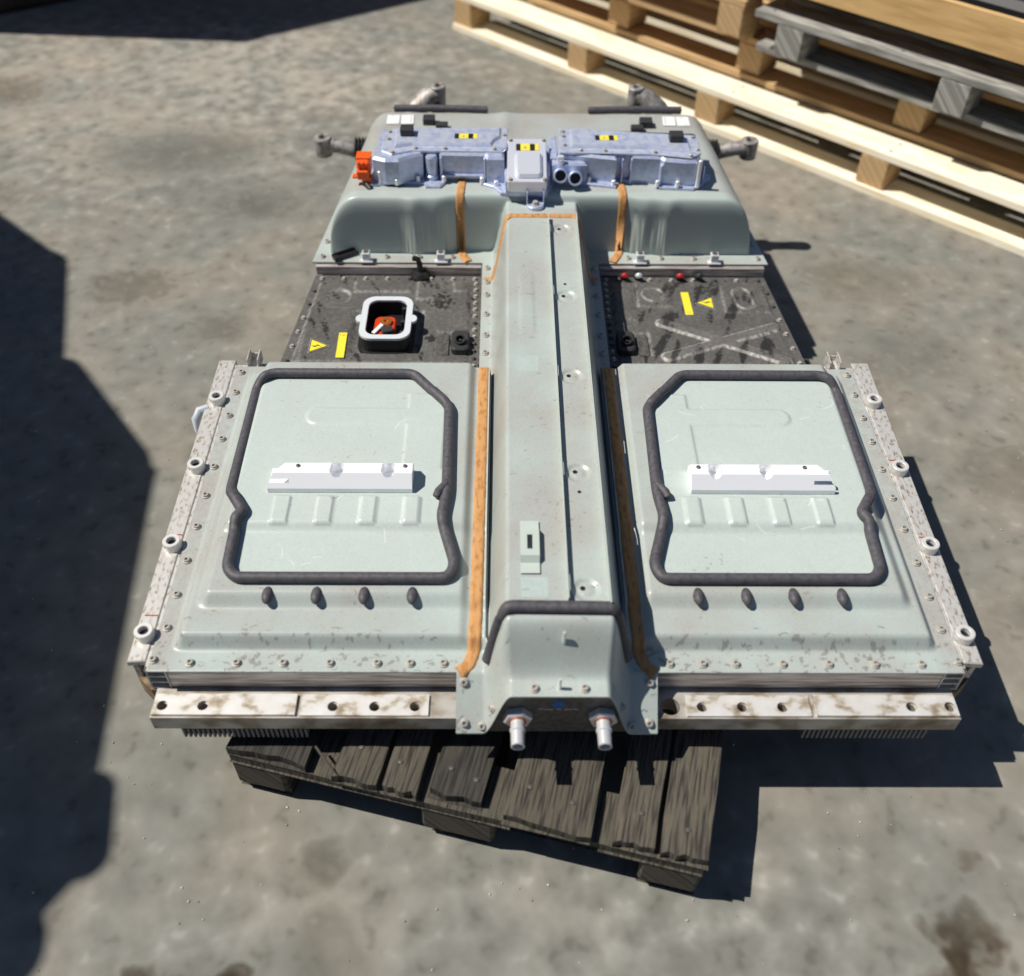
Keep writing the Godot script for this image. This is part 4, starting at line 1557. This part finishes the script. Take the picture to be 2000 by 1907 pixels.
func build_panels(root: Node3D, up: Transform3D) -> void:
	var b: MB
	for left in [true, false]:
		var s := -1.0 if left else 1.0
		var pm := mat("panel_left" if left else "panel_right", Color.WHITE, 0.55)
		pm.albedo_texture = ImageTexture.create_from_image(panel_image(left))
		var p := put("service_panel", panel_mesh(left), pm, root, up)
		p.set_meta("label", "dusty dark panel with a square connector port" if left else "dusty dark panel with a pressed cross")
		var rows := []
		for i in 8:
			rows.append(Vector2(lerpf(0.165, 0.548, i / 7.0), -1.170))
		for i in 13:
			rows.append(Vector2(0.161, lerpf(-1.15, -0.83, i / 12.0)))
		for i in 6:
			var z := lerpf(-1.115, -0.845, i / 5.0)
			rows.append(Vector2(lerpf(0.556, 0.588, (z + 1.156) / 0.32), z))
		for q in rows:
			put("bolt", hex_bolt, M["bolt_steel"] if rng.randf() < 0.6 else M["bolt_dark"], p, T(q.x * s, -0.0298, q.y, rng.randf() * TAU))
		for i in 7:
			b = MB.new()
			b.lathe([Vector2(0.0026, 0.0), Vector2(0.0, 0.0002)], 10)
			part("rivet_hole", b, M["print_black"], p, T(lerpf(0.192, 0.52, i / 6.0) * s, -0.0296, -1.170))
		# cross beam behind the panel
		b = MB.new()
		b.box(Vector3(0.355 * s, -0.0185, -1.197), Vector3(0.418, 0.025, 0.016), 0.001)
		part("cross_beam", b, M["alu_face"], root, up)
		b = MB.new()
		b.box(Vector3(0.1475 * s, -0.016, -1.0), Vector3(0.0028, 0.026, 0.39))
		part("panel_frame", b, M["plate_dark"], root, up)
		# sensor plug beside the tunnel
		var plug := node("sensor_plug", p, T(0.192 * s, -0.028, -0.905))
		b = MB.new()
		b.prism(round_rect(0, 0, 0.042, 0.072, 0.012), 0.0, 0.018, 0.004)
		part("housing", b, M["black_part"], plug)
		b = MB.new()
		b.lathe([Vector2(0.0125, 0.0), Vector2(0.0125, 0.016), Vector2(0.0095, 0.016), Vector2(0.008, 0.006), Vector2(0.003, 0.006), Vector2(0.003, 0.012), Vector2(0, 0.012)], 18, Transform3D(Basis(Vector3.RIGHT, 0.35), Vector3(0, 0.014, 0.008)))
		part("socket", b, M["black_plastic"], plug)
		b = MB.new()
		b.prism(round_rect(0.040 * s, 0.0, 0.026, 0.078, 0.004), 0.001, 0.0028, 0.0006)
		part("backing_plate", b, M["plate_dark"], plug)
		# mounting lugs on the flange of the hump
		for x in [0.437, 0.250]:
			var lug := node("mounting_lug", root, up * T(x * s, 0.0, -1.2085))
			b = MB.new()
			b.box(Vector3(0, 0.0125, 0.0), Vector3(0.020, 0.025, 0.019), 0.0015)
			part("block", b, M["alu_bright"], lug)
			b = MB.new()
			b.lathe([Vector2(0.0072, 0.0), Vector2(0.0072, 0.0006), Vector2(0.0058, 0.0008)], 16)
			b.lathe([Vector2(0.0058, 0.0006), Vector2(0.0, 0.0006)], 16)
			part("bore", b, M["plate_dark"], lug, T(0, 0.0252, -0.001))
			b = MB.new()
			b.box(Vector3(0, 0.003, 0.006), Vector3(0.034, 0.004, 0.016), 0.0015)
			part("foot", b, M["alu_bright"], lug)

		if left:
			build_port(p)
			label_triangle(p, Vector2(-0.524, -0.889), -0.0195, 0.031, 0.0)
			b = MB.new()
			b.box(Vector3(0, 0.0003, 0), Vector3(0.019, 0.0006, 0.092))
			b.xf = Transform3D()
			var y := part("yellow_label", b, M["yellow"], p, T(-0.466, -0.0192, -0.892, 0.02))
			b = MB.new()
			b.box(Vector3(0.002, 0.0008, -0.036), Vector3(0.006, 0.0004, 0.0016))
			b.box(Vector3(-0.006, 0.0008, -0.037), Vector3(0.002, 0.0004, 0.002))
			part("label_print", b, M["print_black"], y)
			# loose black clip lying on the flange
			var clip := node("cable_clip", root, up * T(-0.492, 0.001, -1.222, 0.55))
			b = MB.new()
			b.box(Vector3(0, 0.006, 0), Vector3(0.066, 0.004, 0.016), 0.001)
			b.box(Vector3(-0.026, 0.006, 0.004), Vector3(0.014, 0.012, 0.02), 0.002)
			b.box(Vector3(0, 0.010, -0.008), Vector3(0.066, 0.010, 0.003), 0.001)
			part("clip_body", b, M["black_plastic"], clip)
			# breather with a bent hose on the rear edge
			var br := node("breather", root, up * T(-0.302, -0.026, -1.178))
			b = MB.new()
			b.lathe([Vector2(0.024, 0.0), Vector2(0.024, 0.006), Vector2(0.018, 0.014), Vector2(0.0, 0.016)], 18)
			part("cap", b, M["black_plastic"], br)
			b = MB.new()
			b.tube(PackedVector3Array([Vector3(0, 0.012, 0), Vector3(0, 0.034, -0.004), Vector3(-0.004, 0.046, -0.006), Vector3(-0.016, 0.05, -0.006)]), 0.0075, 10)
			part("hose", b, M["rubber"], br)
		else:
			label_triangle(p, Vector2(0.405, -1.067), -0.0232, 0.030, PI)
			b = MB.new()
			b.box(Vector3(0, 0.0003, 0), Vector3(0.019, 0.0006, 0.092))
			var y := part("yellow_label", b, M["yellow"], p, T(0.355, -0.0238, -1.066, 0.02))
			b = MB.new()
			b.box(Vector3(0.0, 0.0008, 0.036), Vector3(0.009, 0.0004, 0.0012))
			part("label_print", b, M["print_grey"], y)
			for q in [[0.208, "red"], [0.243, "alu_bright"], [0.347, "red"], [0.395, "black_part"]]:
				var pl := node("cable_plug", root, up * Transform3D(Basis(Vector3.RIGHT, 0.9) * Basis(Vector3.BACK, -0.3), Vector3(q[0], -0.020, -1.176)))
				b = MB.new()
				b.lathe([Vector2(0.007, 0.0), Vector2(0.007, 0.014), Vector2(0.0055, 0.016), Vector2(0.0055, 0.02), Vector2(0.0, 0.021)], 14)
				part("plug_body", b, M[q[1]], pl)
				b = MB.new()
				b.lathe([Vector2(0.009, -0.004), Vector2(0.009, 0.002), Vector2(0.007, 0.003)], 14)
				part("collar", b, M["rubber"], pl)


func build_port(p: Node3D) -> void:
	# square connector well with a white sealing ring
	var t := node("connector_port", p, T(-0.365, -0.032, -0.955))
	var outer := round_rect(0, 0, 0.118, 0.162, 0.03, 5)
	var inner := round_rect(0, 0, 0.090, 0.132, 0.022, 5)
	var b := MB.new()
	var m := outer.size()
	for q in [[0.0, 1.10, 0.008], [0.008, 1.0, 0.040]]:
		var k: float = q[1]
		var ring := PackedVector2Array()
		for a in outer:
			ring.append(a * k)
		ring = MB.ring_ccw(ring)
		for i in m:
			var a := ring[i]
			var c := ring[(i + 1) % m]
			b.quad(Vector3(a.x, q[0], a.y), Vector3(c.x, q[0], c.y), Vector3(c.x, q[2], c.y), Vector3(a.x, q[2], a.y))
	var o2 := MB.ring_ccw(outer)
	var i2 := MB.ring_ccw(inner)
	for i in m:
		var j := (i + 1) % m
		var e := o2[i] * 1.10
		var f := o2[j] * 1.10
		b.quad(Vector3(e.x, 0.008, e.y), Vector3(f.x, 0.008, f.y), Vector3(o2[j].x, 0.008, o2[j].y), Vector3(o2[i].x, 0.008, o2[i].y))
		b.quad(Vector3(i2[j].x, 0.004, i2[j].y), Vector3(i2[i].x, 0.004, i2[i].y), Vector3(i2[i].x, 0.041, i2[i].y), Vector3(i2[j].x, 0.041, i2[j].y))
		b.tri(Vector3(0, 0.004, 0), Vector3(i2[i].x, 0.004, i2[i].y), Vector3(i2[j].x, 0.004, i2[j].y))
	part("well", b, M["black_plastic"], t)
	b = MB.new()
	for i in m:
		var j := (i + 1) % m
		b.quad(Vector3(o2[i].x, 0.046, o2[i].y), Vector3(o2[j].x, 0.046, o2[j].y), Vector3(i2[j].x, 0.046, i2[j].y), Vector3(i2[i].x, 0.046, i2[i].y))
		b.quad(Vector3(o2[i].x, 0.040, o2[i].y), Vector3(o2[j].x, 0.040, o2[j].y), Vector3(o2[j].x, 0.046, o2[j].y), Vector3(o2[i].x, 0.046, o2[i].y))
		b.quad(Vector3(i2[j].x, 0.040, i2[j].y), Vector3(i2[i].x, 0.040, i2[i].y), Vector3(i2[i].x, 0.046, i2[i].y), Vector3(i2[j].x, 0.046, i2[j].y))
	for sx in [-1.0, 1.0]:
		var ear := PackedVector2Array()
		for k in 9:
			var a := -PI / 2 + PI * k / 8
			ear.append(Vector2(sx * (0.0592 + cos(a) * 0.012), sin(a) * 0.014 + 0.004))
		b.prism(ear, 0.040, 0.0458, 0.0, true)
	part("sealing_ring", b, M["port_white"], t)
	# orange connector down in the well
	b = MB.new()
	b.prism(round_rect(-0.004, 0.014, 0.050, 0.078, 0.014), 0.005, 0.030, 0.003)
	part("connector", b, M["terminal_red"], t)
	b = MB.new()
	b.lathe([Vector2(0.014, 0.0), Vector2(0.014, 0.006), Vector2(0.005, 0.007), Vector2(0.005, 0.003), Vector2(0.0, 0.003)], 20, T(-0.002, 0.030, 0.002))
	part("terminal", b, M["copper"], t)
	b = MB.new()
	b.box(Vector3.ZERO, Vector3(0.010, 0.004, 0.040), 0.001)
	part("busbar_cover", b, M["sticker_white"], t, Transform3D(Basis(Vector3.UP, -0.5), Vector3(-0.018, 0.034, 0.028)))
	b = MB.new()
	b.box(Vector3.ZERO, Vector3(0.026, 0.012, 0.022), 0.002)
	part("lever", b, M["black_part"], t, Transform3D(Basis(Vector3.UP, 0.3), Vector3(0.004, 0.035, 0.036)))
	for z in [-0.05, 0.0, 0.04]:
		b = MB.new()
		b.box(Vector3(0.038, 0.02, z), Vector3(0.01, 0.03, 0.008), 0.001)
		part("contact_rib", b, M["black_part"], t)


func print_strip(parent: Node3D, x: float, y: float, z: float, turn := 0.0, tilt := 0.0) -> void:
	# narrow black and yellow sticker
	var t := node("warning_sticker", parent, Transform3D(Basis(Vector3.UP, turn) * Basis(Vector3.RIGHT, tilt), Vector3(x, y, z)))
	for q in [[-0.021, 0.011, "print_black"], [-0.004, 0.023, "yellow"], [0.0135, 0.012, "print_black"], [0.0245, 0.009, "yellow"]]:
		var b := MB.new()
		b.box(Vector3(q[0], 0.0003, 0), Vector3(q[1], 0.0006, 0.024))
		part("field", b, M[q[2]], t)
	var b := MB.new()
	b.tri(Vector3(-0.008, 0.0008, 0.005), Vector3(0.0, 0.0008, 0.005), Vector3(-0.004, 0.0008, -0.004))
	part("print", b, M["print_grey"], t)


func cubelet(parent: Node3D, called: String, c: Vector3, s: Vector3) -> void:
	var b := MB.new()
	b.box(Vector3.ZERO, s, 0.0015)
	part(called, b, M["black_part"], parent, T(c.x, c.y, c.z))


func build_inverter(root: Node3D, up: Transform3D) -> void:
	var inv := node("inverter_housing", root, up)
	inv.set_meta("label", "cast aluminium electronics housing bolted across the hump")
	var y0 := 0.147
	var y1 := 0.222
	var b := MB.new()
	# base flange, one rim for each half
	b.prism(P2([-0.424, -1.300, -0.364, -1.314, -0.290, -1.312, -0.286, -1.296, -0.250, -1.296, -0.240, -1.312, -0.233, -1.337, -0.152, -1.338, -0.146, -1.311, -0.120, -1.297, -0.100, -1.268, 0.012, -1.262, 0.028, -1.300, 0.030, -1.322, 0.111, -1.312, 0.184, -1.299, 0.199, -1.328, 0.287, -1.326, 0.291, -1.296, 0.375, -1.291, 0.398, -1.31, 0.410, -1.33, 0.412, -1.46, -0.424, -1.47]), y0, y0 + 0.010, 0.002)
	part("rim", b, M["alu_cast"], inv)
	b = MB.new()
	var left := P2([-0.413, -1.316, -0.382, -1.302, -0.348, -1.302, -0.326, -1.318, -0.292, -1.334, -0.289, -1.352, -0.281, -1.362, -0.260, -1.362, -0.253, -1.352, -0.251, -1.336, -0.140, -1.334, -0.134, -1.316, -0.092, -1.316, -0.092, -1.470, -0.404, -1.462])
	b.prism(left, y0 + 0.010, y1, 0.006)
	part("body", b, M["alu_cast"], inv)
	b = MB.new()
	var right := P2([0.040, -1.345, 0.182, -1.318, 0.184, -1.336, 0.196, -1.338, 0.197, -1.330, 0.202, -1.330, 0.204, -1.340, 0.219, -1.340, 0.221, -1.328, 0.290, -1.324, 0.298, -1.312, 0.350, -1.304, 0.378, -1.306, 0.388, -1.330, 0.392, -1.450, 0.046, -1.470])
	b.prism(right, y0 + 0.010, y1, 0.006)
	part("body", b, M["alu_cast"], inv)
	# cylinder in the notch of the left half
	b = MB.new()
	b.lathe([Vector2(0.017, 0.0), Vector2(0.017, 0.012), Vector2(0.0145, 0.014), Vector2(0.0145, 0.058), Vector2(0.012, 0.062), Vector2(0.0, 0.062)], 20)
	part("dowel", b, M["alu_cast"], inv, T(-0.2705, y0 + 0.008, -1.336))
	# ribs on the right half
	for x in [0.1985, 0.2205]:
		b = MB.new()
		b.box(Vector3(x, (y0 + y1) / 2, -1.328), Vector3(0.004, y1 - y0 - 0.012, 0.016), 0.001)
		part("rib", b, M["alu_cast"], inv)
	b = MB.new()
	b.box(Vector3(0.293, (y0 + y1) / 2 - 0.004, -1.314), Vector3(0.007, y1 - y0 - 0.02, 0.016), 0.002)
	part("rib", b, M["alu_cast"], inv)
	# recessed pocket frame on the left half
	b = MB.new()
	b.box(Vector3(-0.247, (y0 + y1) / 2 + 0.003, -1.329), Vector3(0.006, y1 - y0 - 0.016, 0.012), 0.002)
	b.box(Vector3(-0.139, (y0 + y1) / 2 + 0.003, -1.325), Vector3(0.006, y1 - y0 - 0.016, 0.012), 0.002)
	b.box(Vector3(-0.193, y0 + 0.020, -1.331), Vector3(0.1016, 0.006, 0.011), 0.002)
	part("pocket_rim", b, M["alu_cast"], inv)
	# bosses along the foot of the face
	for q in [[-0.398, -1.313, 0.03], [-0.356, -1.304, 0.014], [-0.305, -1.321, 0.014], [-0.241, -1.322, 0.014], [-0.147, -1.316, 0.014], [-0.112, -1.302, 0.012], [0.118, -1.322, 0.014], [0.178, -1.308, 0.012], [0.286, -1.304, 0.014], [0.335, -1.299, 0.016], [-0.056, -1.27, 0.012], [0.384, -1.3, 0.07]]:
		b = MB.new()
		b.lathe([Vector2(0.0058, 0.0), Vector2(0.0050, q[2]), Vector2(0.0036, q[2] + 0.001), Vector2(0.003, q[2] - 0.002), Vector2(0, q[2] - 0.002)], 12)
		part("boss", b, M["alu_bright"], inv, T(q[0], y0 + 0.009, q[1]))
	# covers
	for q in [[P2([-0.392, -1.340, -0.366, -1.322, -0.318, -1.343, -0.100, -1.340, -0.085, -1.362, -0.083, -1.462, -0.372, -1.456, -0.392, -1.43]), P2([-0.362, -1.352, -0.318, -1.366, -0.124, -1.364, -0.115, -1.39, -0.100, -1.408, -0.100, -1.456, -0.364, -1.448])],
			[P2([0.044, -1.338, 0.275, -1.331, 0.364, -1.314, 0.390, -1.338, 0.392, -1.400, 0.385, -1.43, 0.044, -1.462]), P2([0.072, -1.360, 0.262, -1.356, 0.345, -1.343, 0.366, -1.340, 0.366, -1.408, 0.30, -1.424, 0.128, -1.436, 0.122, -1.454, 0.072, -1.452])]]:
		b = MB.new()
		b.prism(q[0], y1 - 0.002, y1 + 0.004, 0.0015)
		var cv := part("cover", b, M["alu_sheet"], inv)
		b = MB.new()
		b.prism(q[1], y1 + 0.003, y1 + 0.010, 0.005)
		part("raised_field", b, M["alu_sheet"], cv)
	for q in [[-0.365, -1.330], [-0.310, -1.352], [-0.237, -1.350], [-0.117, -1.350], [-0.093, -1.421], [-0.379, -1.397], [-0.380, -1.435], [0.054, -1.442], [0.055, -1.417], [0.056, -1.372], [0.095, -1.346], [0.155, -1.344], [0.277, -1.338], [0.362, -1.322], [0.381, -1.352], [0.378, -1.415]]:
		put("bolt", hex_bolt, M["bolt_steel"], inv, T(q[0], y1 + 0.0038, q[1], rng.randf() * TAU))
	# middle box with its sloping lid
	b = MB.new()
	var z0 := -1.262
	var z1 := -1.44
	b.prism(P2([-0.092, -1.30, -0.088, z0 + 0.004, 0.010, z0 + 0.004, 0.020, -1.30, 0.020, z1, -0.092, z1]), y0 + 0.009, 0.194, 0.004)
	part("middle_body", b, M["alu_cast"], inv)
	b = MB.new()
	b.prism(P2([0.0205, -1.352, 0.0395, -1.352, 0.0395, -1.466, 0.0205, -1.466]), y0 + 0.0101, 0.204, 0.003)
	part("bridge", b, M["alu_cast"], inv)
	var tilt := Transform3D(Basis(Vector3.RIGHT, 0.2), Vector3(-0.0365, 0.2085, -1.325))
	b = MB.new()
	b.prism(round_rect(0, 0, 0.096, 0.158, 0.008), -0.026, 0.004, 0.0015)
	var mc := part("middle_cover", b, M["alu_mid"], inv, tilt)
	b = MB.new()
	b.prism(round_rect(0.004, 0.022, 0.066, 0.090, 0.012), 0.003, 0.013, 0.006)
	part("raised_field", b, M["alu_mid"], mc)
	for q in [[-0.041, -0.072], [0.041, -0.072], [-0.041, 0.071], [0.041, 0.071]]:
		put("bolt", hex_bolt, M["bolt_steel"], mc, T(q[0], 0.0038, q[1]))
	print_strip(mc, 0.0, 0.0045, -0.046)
	# foot lug of the middle box
	var lug := PackedVector2Array()
	for k in 9:
		var a := PI * k / 8
		lug.append(Vector2(-0.016 + cos(a) * 0.021, -1.236 + sin(a) * 0.018))
	lug.append(Vector2(-0.037, -1.27))
	lug.append(Vector2(0.005, -1.27))
	b = MB.new()
	b.prism(lug, 0.132, 0.144, 0.002, true)
	b.box(Vector3(-0.036, 0.158, -1.252), Vector3(0.003, 0.032, 0.03), 0.001)
	b.box(Vector3(0.004, 0.158, -1.252), Vector3(0.003, 0.032, 0.03), 0.001)
	var lg := part("foot_lug", b, M["alu_cast"], inv)
	put("bolt", hex_bolt, M["bolt_steel"], lg, Transform3D(Basis().scaled(Vector3.ONE * 1.5), Vector3(-0.016, 0.1438, -1.236)))
	# two coolant ports
	for q in [[0.046, -1.309, 0.186], [0.082, -1.302, 0.183]]:
		b = MB.new()
		b.lathe([Vector2(0.0178, -0.03), Vector2(0.0178, 0.012), Vector2(0.0160, 0.014), Vector2(0.0132, 0.014), Vector2(0.0128, -0.02), Vector2(0.0, -0.02)], 24)
		var cp := part("coolant_port", b, M["alu_cast"], inv, Transform3D(Basis(Vector3.RIGHT, 1.15), Vector3(q[0], q[2] - 0.006, q[1])))
		b = MB.new()
		b.lathe([Vector2(0.0129, -0.004), Vector2(0.0, -0.004)], 20)
		part("bore", b, M["print_black"], cp)
	b = MB.new()
	b.prism(P2([0.026, -1.318, 0.026, -1.345, 0.104, -1.345, 0.112, -1.318]), y0 + 0.01, 0.205, 0.004)
	part("port_block", b, M["alu_cast"], inv)
	b = MB.new()
	b.box(Vector3(0.046, 0.212, -1.326), Vector3(0.016, 0.022, 0.012), 0.002)
	b.box(Vector3(0.046, 0.212, -1.319), Vector3(0.006, 0.006, 0.003), 0.001)
	part("ear", b, M["alu_bright"], inv)
	# wing at the right end
	b = MB.new()
	b.prism(P2([0.386, -1.318, 0.420, -1.335, 0.424, -1.352, 0.388, -1.42]), y0 + 0.001, y0 + 0.012, 0.002)
	b.box(Vector3(0.401, 0.170, -1.345), Vector3(0.004, 0.05, 0.04), 0.001)
	part("end_wing", b, M["alu_cast"], inv)
	# orange high voltage connector at the left end
	var oc := node("orange_connector", inv, T(-0.437, 0.178, -1.338))
	b = MB.new()
	b.box(Vector3(0, 0.012, 0), Vector3(0.034, 0.040, 0.048), 0.006)
	part("housing", b, M["orange"], oc)
	b = MB.new()
	b.box(Vector3(-0.002, 0.0, 0.026), Vector3(0.030, 0.024, 0.016), 0.003)
	b.box(Vector3(0.006, -0.016, 0.020), Vector3(0.024, 0.020, 0.024), 0.003)
	b.box(Vector3(-0.020, -0.008, 0.020), Vector3(0.018, 0.007, 0.016), 0.002)
	part("latch", b, M["orange"], oc)
	b = MB.new()
	for i in 3:
		b.box(Vector3(-0.010 + i * 0.011, 0.014, 0.025), Vector3(0.0024, 0.036, 0.006), 0.0005)
	b.box(Vector3(0, 0.034, -0.005), Vector3(0.036, 0.004, 0.034), 0.001)
	part("ribs", b, M["orange"], oc)
	b = MB.new()
	b.tube(PackedVector3Array([Vector3(0.0, -0.018, 0.022), Vector3(0.008, -0.026, 0.034), Vector3(0.016, -0.030, 0.046)]), 0.008, 12)
	part("cable_stub", b, M["rubber"], oc)
	# stickers and rubber blocks
	print_strip(inv, -0.189, y1 + 0.0102, -1.404)
	print_strip(inv, 0.160, y1 + 0.0102, -1.400)
	cubelet(inv, "rubber_block", Vector3(-0.334, y1 + 0.019, -1.415), Vector3(0.032, 0.018, 0.030))
	cubelet(inv, "rubber_block", Vector3(0.333, y1 + 0.019, -1.392), Vector3(0.034, 0.018, 0.030))


func build_rear(root: Node3D, up: Transform3D) -> void:
	var b: MB
	var f := noise(40.0, 3, FastNoiseLite.TYPE_SIMPLEX, 3)
	cubelet(root, "rubber_block", Vector3(-0.296, LIFT + 0.159, -1.640), Vector3(0.032, 0.018, 0.030))
	cubelet(root, "rubber_block", Vector3(-0.260, LIFT + 0.157, -1.612), Vector3(0.032, 0.014, 0.022))
	cubelet(root, "rubber_block", Vector3(0.290, LIFT + 0.159, -1.632), Vector3(0.034, 0.018, 0.032))
	cubelet(root, "rubber_block", Vector3(0.264, LIFT + 0.157, -1.602), Vector3(0.034, 0.014, 0.022))
	for s in [1.0, -1.0]:
		var st := node("paper_labels", root, up * T(-0.375 * s, lid_h(0.375, -1.64) + 0.0012, -1.655, 0.03 * s))
		for k in [-1.0, 1.0]:
			b = MB.new()
			b.box(Vector3(0, 0.0004, 0), Vector3(0.034, 0.0008, 0.052))
			var lb := part("paper_label", b, M["sticker_white"], st, T(0.019 * k, 0.0005, 0.0, 0.02 * k))
			b = MB.new()
			if k * s < 0:
				b.box(Vector3(-0.003, 0.001, -0.018), Vector3(0.006, 0.0003, 0.0016))
				b.box(Vector3(0.008, 0.001, 0.018), Vector3(0.012, 0.0003, 0.0016))
			else:
				for q in [-0.016, -0.006, 0.004, 0.014]:
					b.box(Vector3(0.010 * s, 0.001, q), Vector3(0.003, 0.0003, 0.005))
			part("label_print", b, M["print_grey"], lb)
		# forked arm at the back corner
		var arm := node("rear_arm", root, up * T(-0.36 * s, 0.0, -1.78))
		var pts := PackedVector3Array([Vector3(-0.02 * s, 0.02, 0.04), Vector3(-0.01 * s, 0.07, 0.0), Vector3(0.018 * s, 0.112, -0.03), Vector3(0.05 * s, 0.138, -0.048), Vector3(0.072 * s, 0.142, -0.055)])
		b = MB.new()
		b.tube(pts, 0.036, 14, false, 0.8, [1.05, 1.1, 1.0, 0.85, 0.72])
		part("casting", b, M["cast_dirty"], arm)
		b = MB.new()
		b.lathe([Vector2(0.021, -0.05), Vector2(0.022, 0.026), Vector2(0.020, 0.028), Vector2(0.0095, 0.028), Vector2(0.0088, 0.02), Vector2(0.0088, -0.03), Vector2(0, -0.03)], 20)
		part("eye", b, M["cast_dirty"], arm, T(0.078 * s, 0.138, -0.055))
		b = MB.new()
		b.lathe([Vector2(0.013, 0.0), Vector2(0.013, 0.004), Vector2(0.0, 0.004)], 16)
		part("eye_bore", b, M["rubber"], arm, Transform3D(Basis(Vector3.RIGHT, PI / 2), Vector3(0.076 * s, 0.112, -0.0345)))
		# side arm with rubber bellows
		var side := node("side_arm", root, up * T(-0.5 * s, 0.02, -1.745))
		b = MB.new()
		b.tube(PackedVector3Array([Vector3(0.03 * s, -0.02, 0.0), Vector3(-0.03 * s, 0.0, 0.0), Vector3(-0.07 * s, 0.008, 0.0), Vector3(-0.102 * s, 0.012, 0.0)]), 0.024, 12, false, 0.9, [1.1, 1.0, 0.9, 0.95])
		part("casting", b, M["cast_dirty"], side)
		b = MB.new()
		b.lathe([Vector2(0.024, -0.03), Vector2(0.025, 0.020), Vector2(0.023, 0.023), Vector2(0.012, 0.023), Vector2(0.011, 0.018), Vector2(0.011, -0.03), Vector2(0, -0.03)], 20)
		part("eye", b, M["cast_dirty"], side, T(-0.112 * s, 0.012, 0.0))
		for k in 4:
			b = MB.new()
			b.lathe([Vector2(0.026, -0.004), Vector2(0.034, -0.001), Vector2(0.034, 0.001), Vector2(0.026, 0.004)], 18)
			part("bellows_ring", b, M["rubber"], side, Transform3D(Basis(Vector3.BACK, PI / 2), Vector3((-0.018 + k * 0.010) * s, -0.002, 0.0)))
	# loom clip on the left rail
	b = MB.new()
	b.tube(PackedVector3Array([Vector3(-0.720, -0.010, -0.660), Vector3(-0.736, -0.012, -0.652), Vector3(-0.744, -0.022, -0.640), Vector3(-0.745, -0.045, -0.626)]), 0.012, 12, false, 1.3, [0.8, 1.0, 0.9, 0.4])
	part("plastic_sleeve", b, M["sleeve_grey"], root, up)


# ---------------------------------------------------------------- loose bits
func build_bits() -> void:
	var b := MB.new()
	b.ellipsoid(Vector3.ZERO, Vector3(0.007, 0.003, 0.006), 7, 4)
	var mm := MultiMesh.new()
	mm.transform_format = MultiMesh.TRANSFORM_3D
	mm.use_colors = true
	var mesh := b.done()
	var gm := mat("pebble", Color.WHITE, 0.85)
	gm.vertex_color_use_as_albedo = true
	mesh.surface_set_material(0, gm)
	mm.mesh = mesh
	mm.instance_count = 900
	for i in 900:
		var p := Vector3(rng.randf_range(-1.6, 1.7), 0.001, rng.randf_range(-2.2, 0.75))
		var k := rng.randf_range(0.12, 0.4) * (1.8 if rng.randf() < 0.05 else 1.0)
		mm.set_instance_transform(i, Transform3D(Basis(Vector3.UP, rng.randf() * TAU).scaled(Vector3(k, k, k * rng.randf_range(0.6, 1.2))), p))
		var l := rng.randf_range(0.16, 0.5)
		mm.set_instance_color(i, Color(l * 1.05, l, l * 0.88))
	var o := MultiMeshInstance3D.new()
	o.name = "gravel"
	o.multimesh = mm
	o.set_meta("kind", "stuff")
	o.set_meta("label", "fine pale grit scattered over the concrete")
	o.set_meta("category", "gravel")
	add_child(o)
	# splinter across the gap between the first two boards
	b = MB.new()
	b.tube(PackedVector3Array([Vector3(0, 0.006, 0), Vector3(0.02, 0.007, 0.026), Vector3(0.044, 0.0, 0.052)]), 0.0024, 6, false, 0.6, [1.0, 1.0, 0.4])
	var sp := part("wood_splinter", b, M["weathered_wood_0"], self, T(-0.413, PALLET_TOP + 0.002, 0.062))
	tag(sp, "thin dark splinter across the gap between the first two pallet boards", "splinter")


# ---------------------------------------------------------------- main
func _ready() -> void:
	rng.seed = 4711
	var cam := Camera3D.new()
	cam.name = "camera"
	cam.fov = 53.3
	cam.near = 0.05
	cam.far = 400.0
	var pitch := 0.81445663
	var yaw := 0.0118799
	var roll := 0.01234648
	var fwd := Vector3(sin(yaw) * cos(pitch), -sin(pitch), -cos(yaw) * cos(pitch))
	var rt := Vector3(cos(yaw), 0, sin(yaw))
	var upv := rt.cross(fwd)
	var r2 := rt * cos(roll) + upv * sin(roll)
	var u2 := -rt * sin(roll) + upv * cos(roll)
	cam.transform = Transform3D(Basis(r2, u2, -fwd), Vector3(-0.0895, 1.675, 0.889))
	var lens := CameraAttributesPhysical.new()
	lens.frustum_focal_length = 23.9
	lens.frustum_focus_distance = 1.95
	lens.exposure_aperture = 1.3
	cam.attributes = lens
	add_child(cam)
	cam.fov = 53.3

	var env := Environment.new()
	env.background_mode = Environment.BG_SKY
	var sky := Sky.new()
	var sm := ProceduralSkyMaterial.new()
	sm.sky_top_color = Color(0.275, 0.345, 0.46)
	sm.sky_horizon_color = Color(0.41, 0.44, 0.48)
	sm.ground_horizon_color = Color(0.40, 0.38, 0.35)
	sm.ground_bottom_color = Color(0.30, 0.29, 0.27)
	sky.sky_material = sm
	env.sky = sky
	env.tonemap_mode = Environment.TONE_MAPPER_LINEAR
	env.tonemap_exposure = 1.08
	env.sdfgi_enabled = true
	env.ssao_enabled = true
	env.ssil_enabled = true
	var we := WorldEnvironment.new()
	we.name = "world"
	we.environment = env
	add_child(we)

	var sun := DirectionalLight3D.new()
	sun.name = "sun"
	sun.light_energy = 1.6
	sun.light_color = Color(1.0, 0.975, 0.935)
	sun.light_angular_distance = 0.6
	sun.shadow_enabled = true
	add_child(sun)
	sun.look_at_from_position(Vector3.ZERO, Vector3(0.67, -1.0, 0.045), Vector3.UP)

	materials()
	make_bolts()
	build_ground()
	build_container()
	build_stack()
	build_yard_loads()
	pallet_under()
	build_pack()
	build_bits()
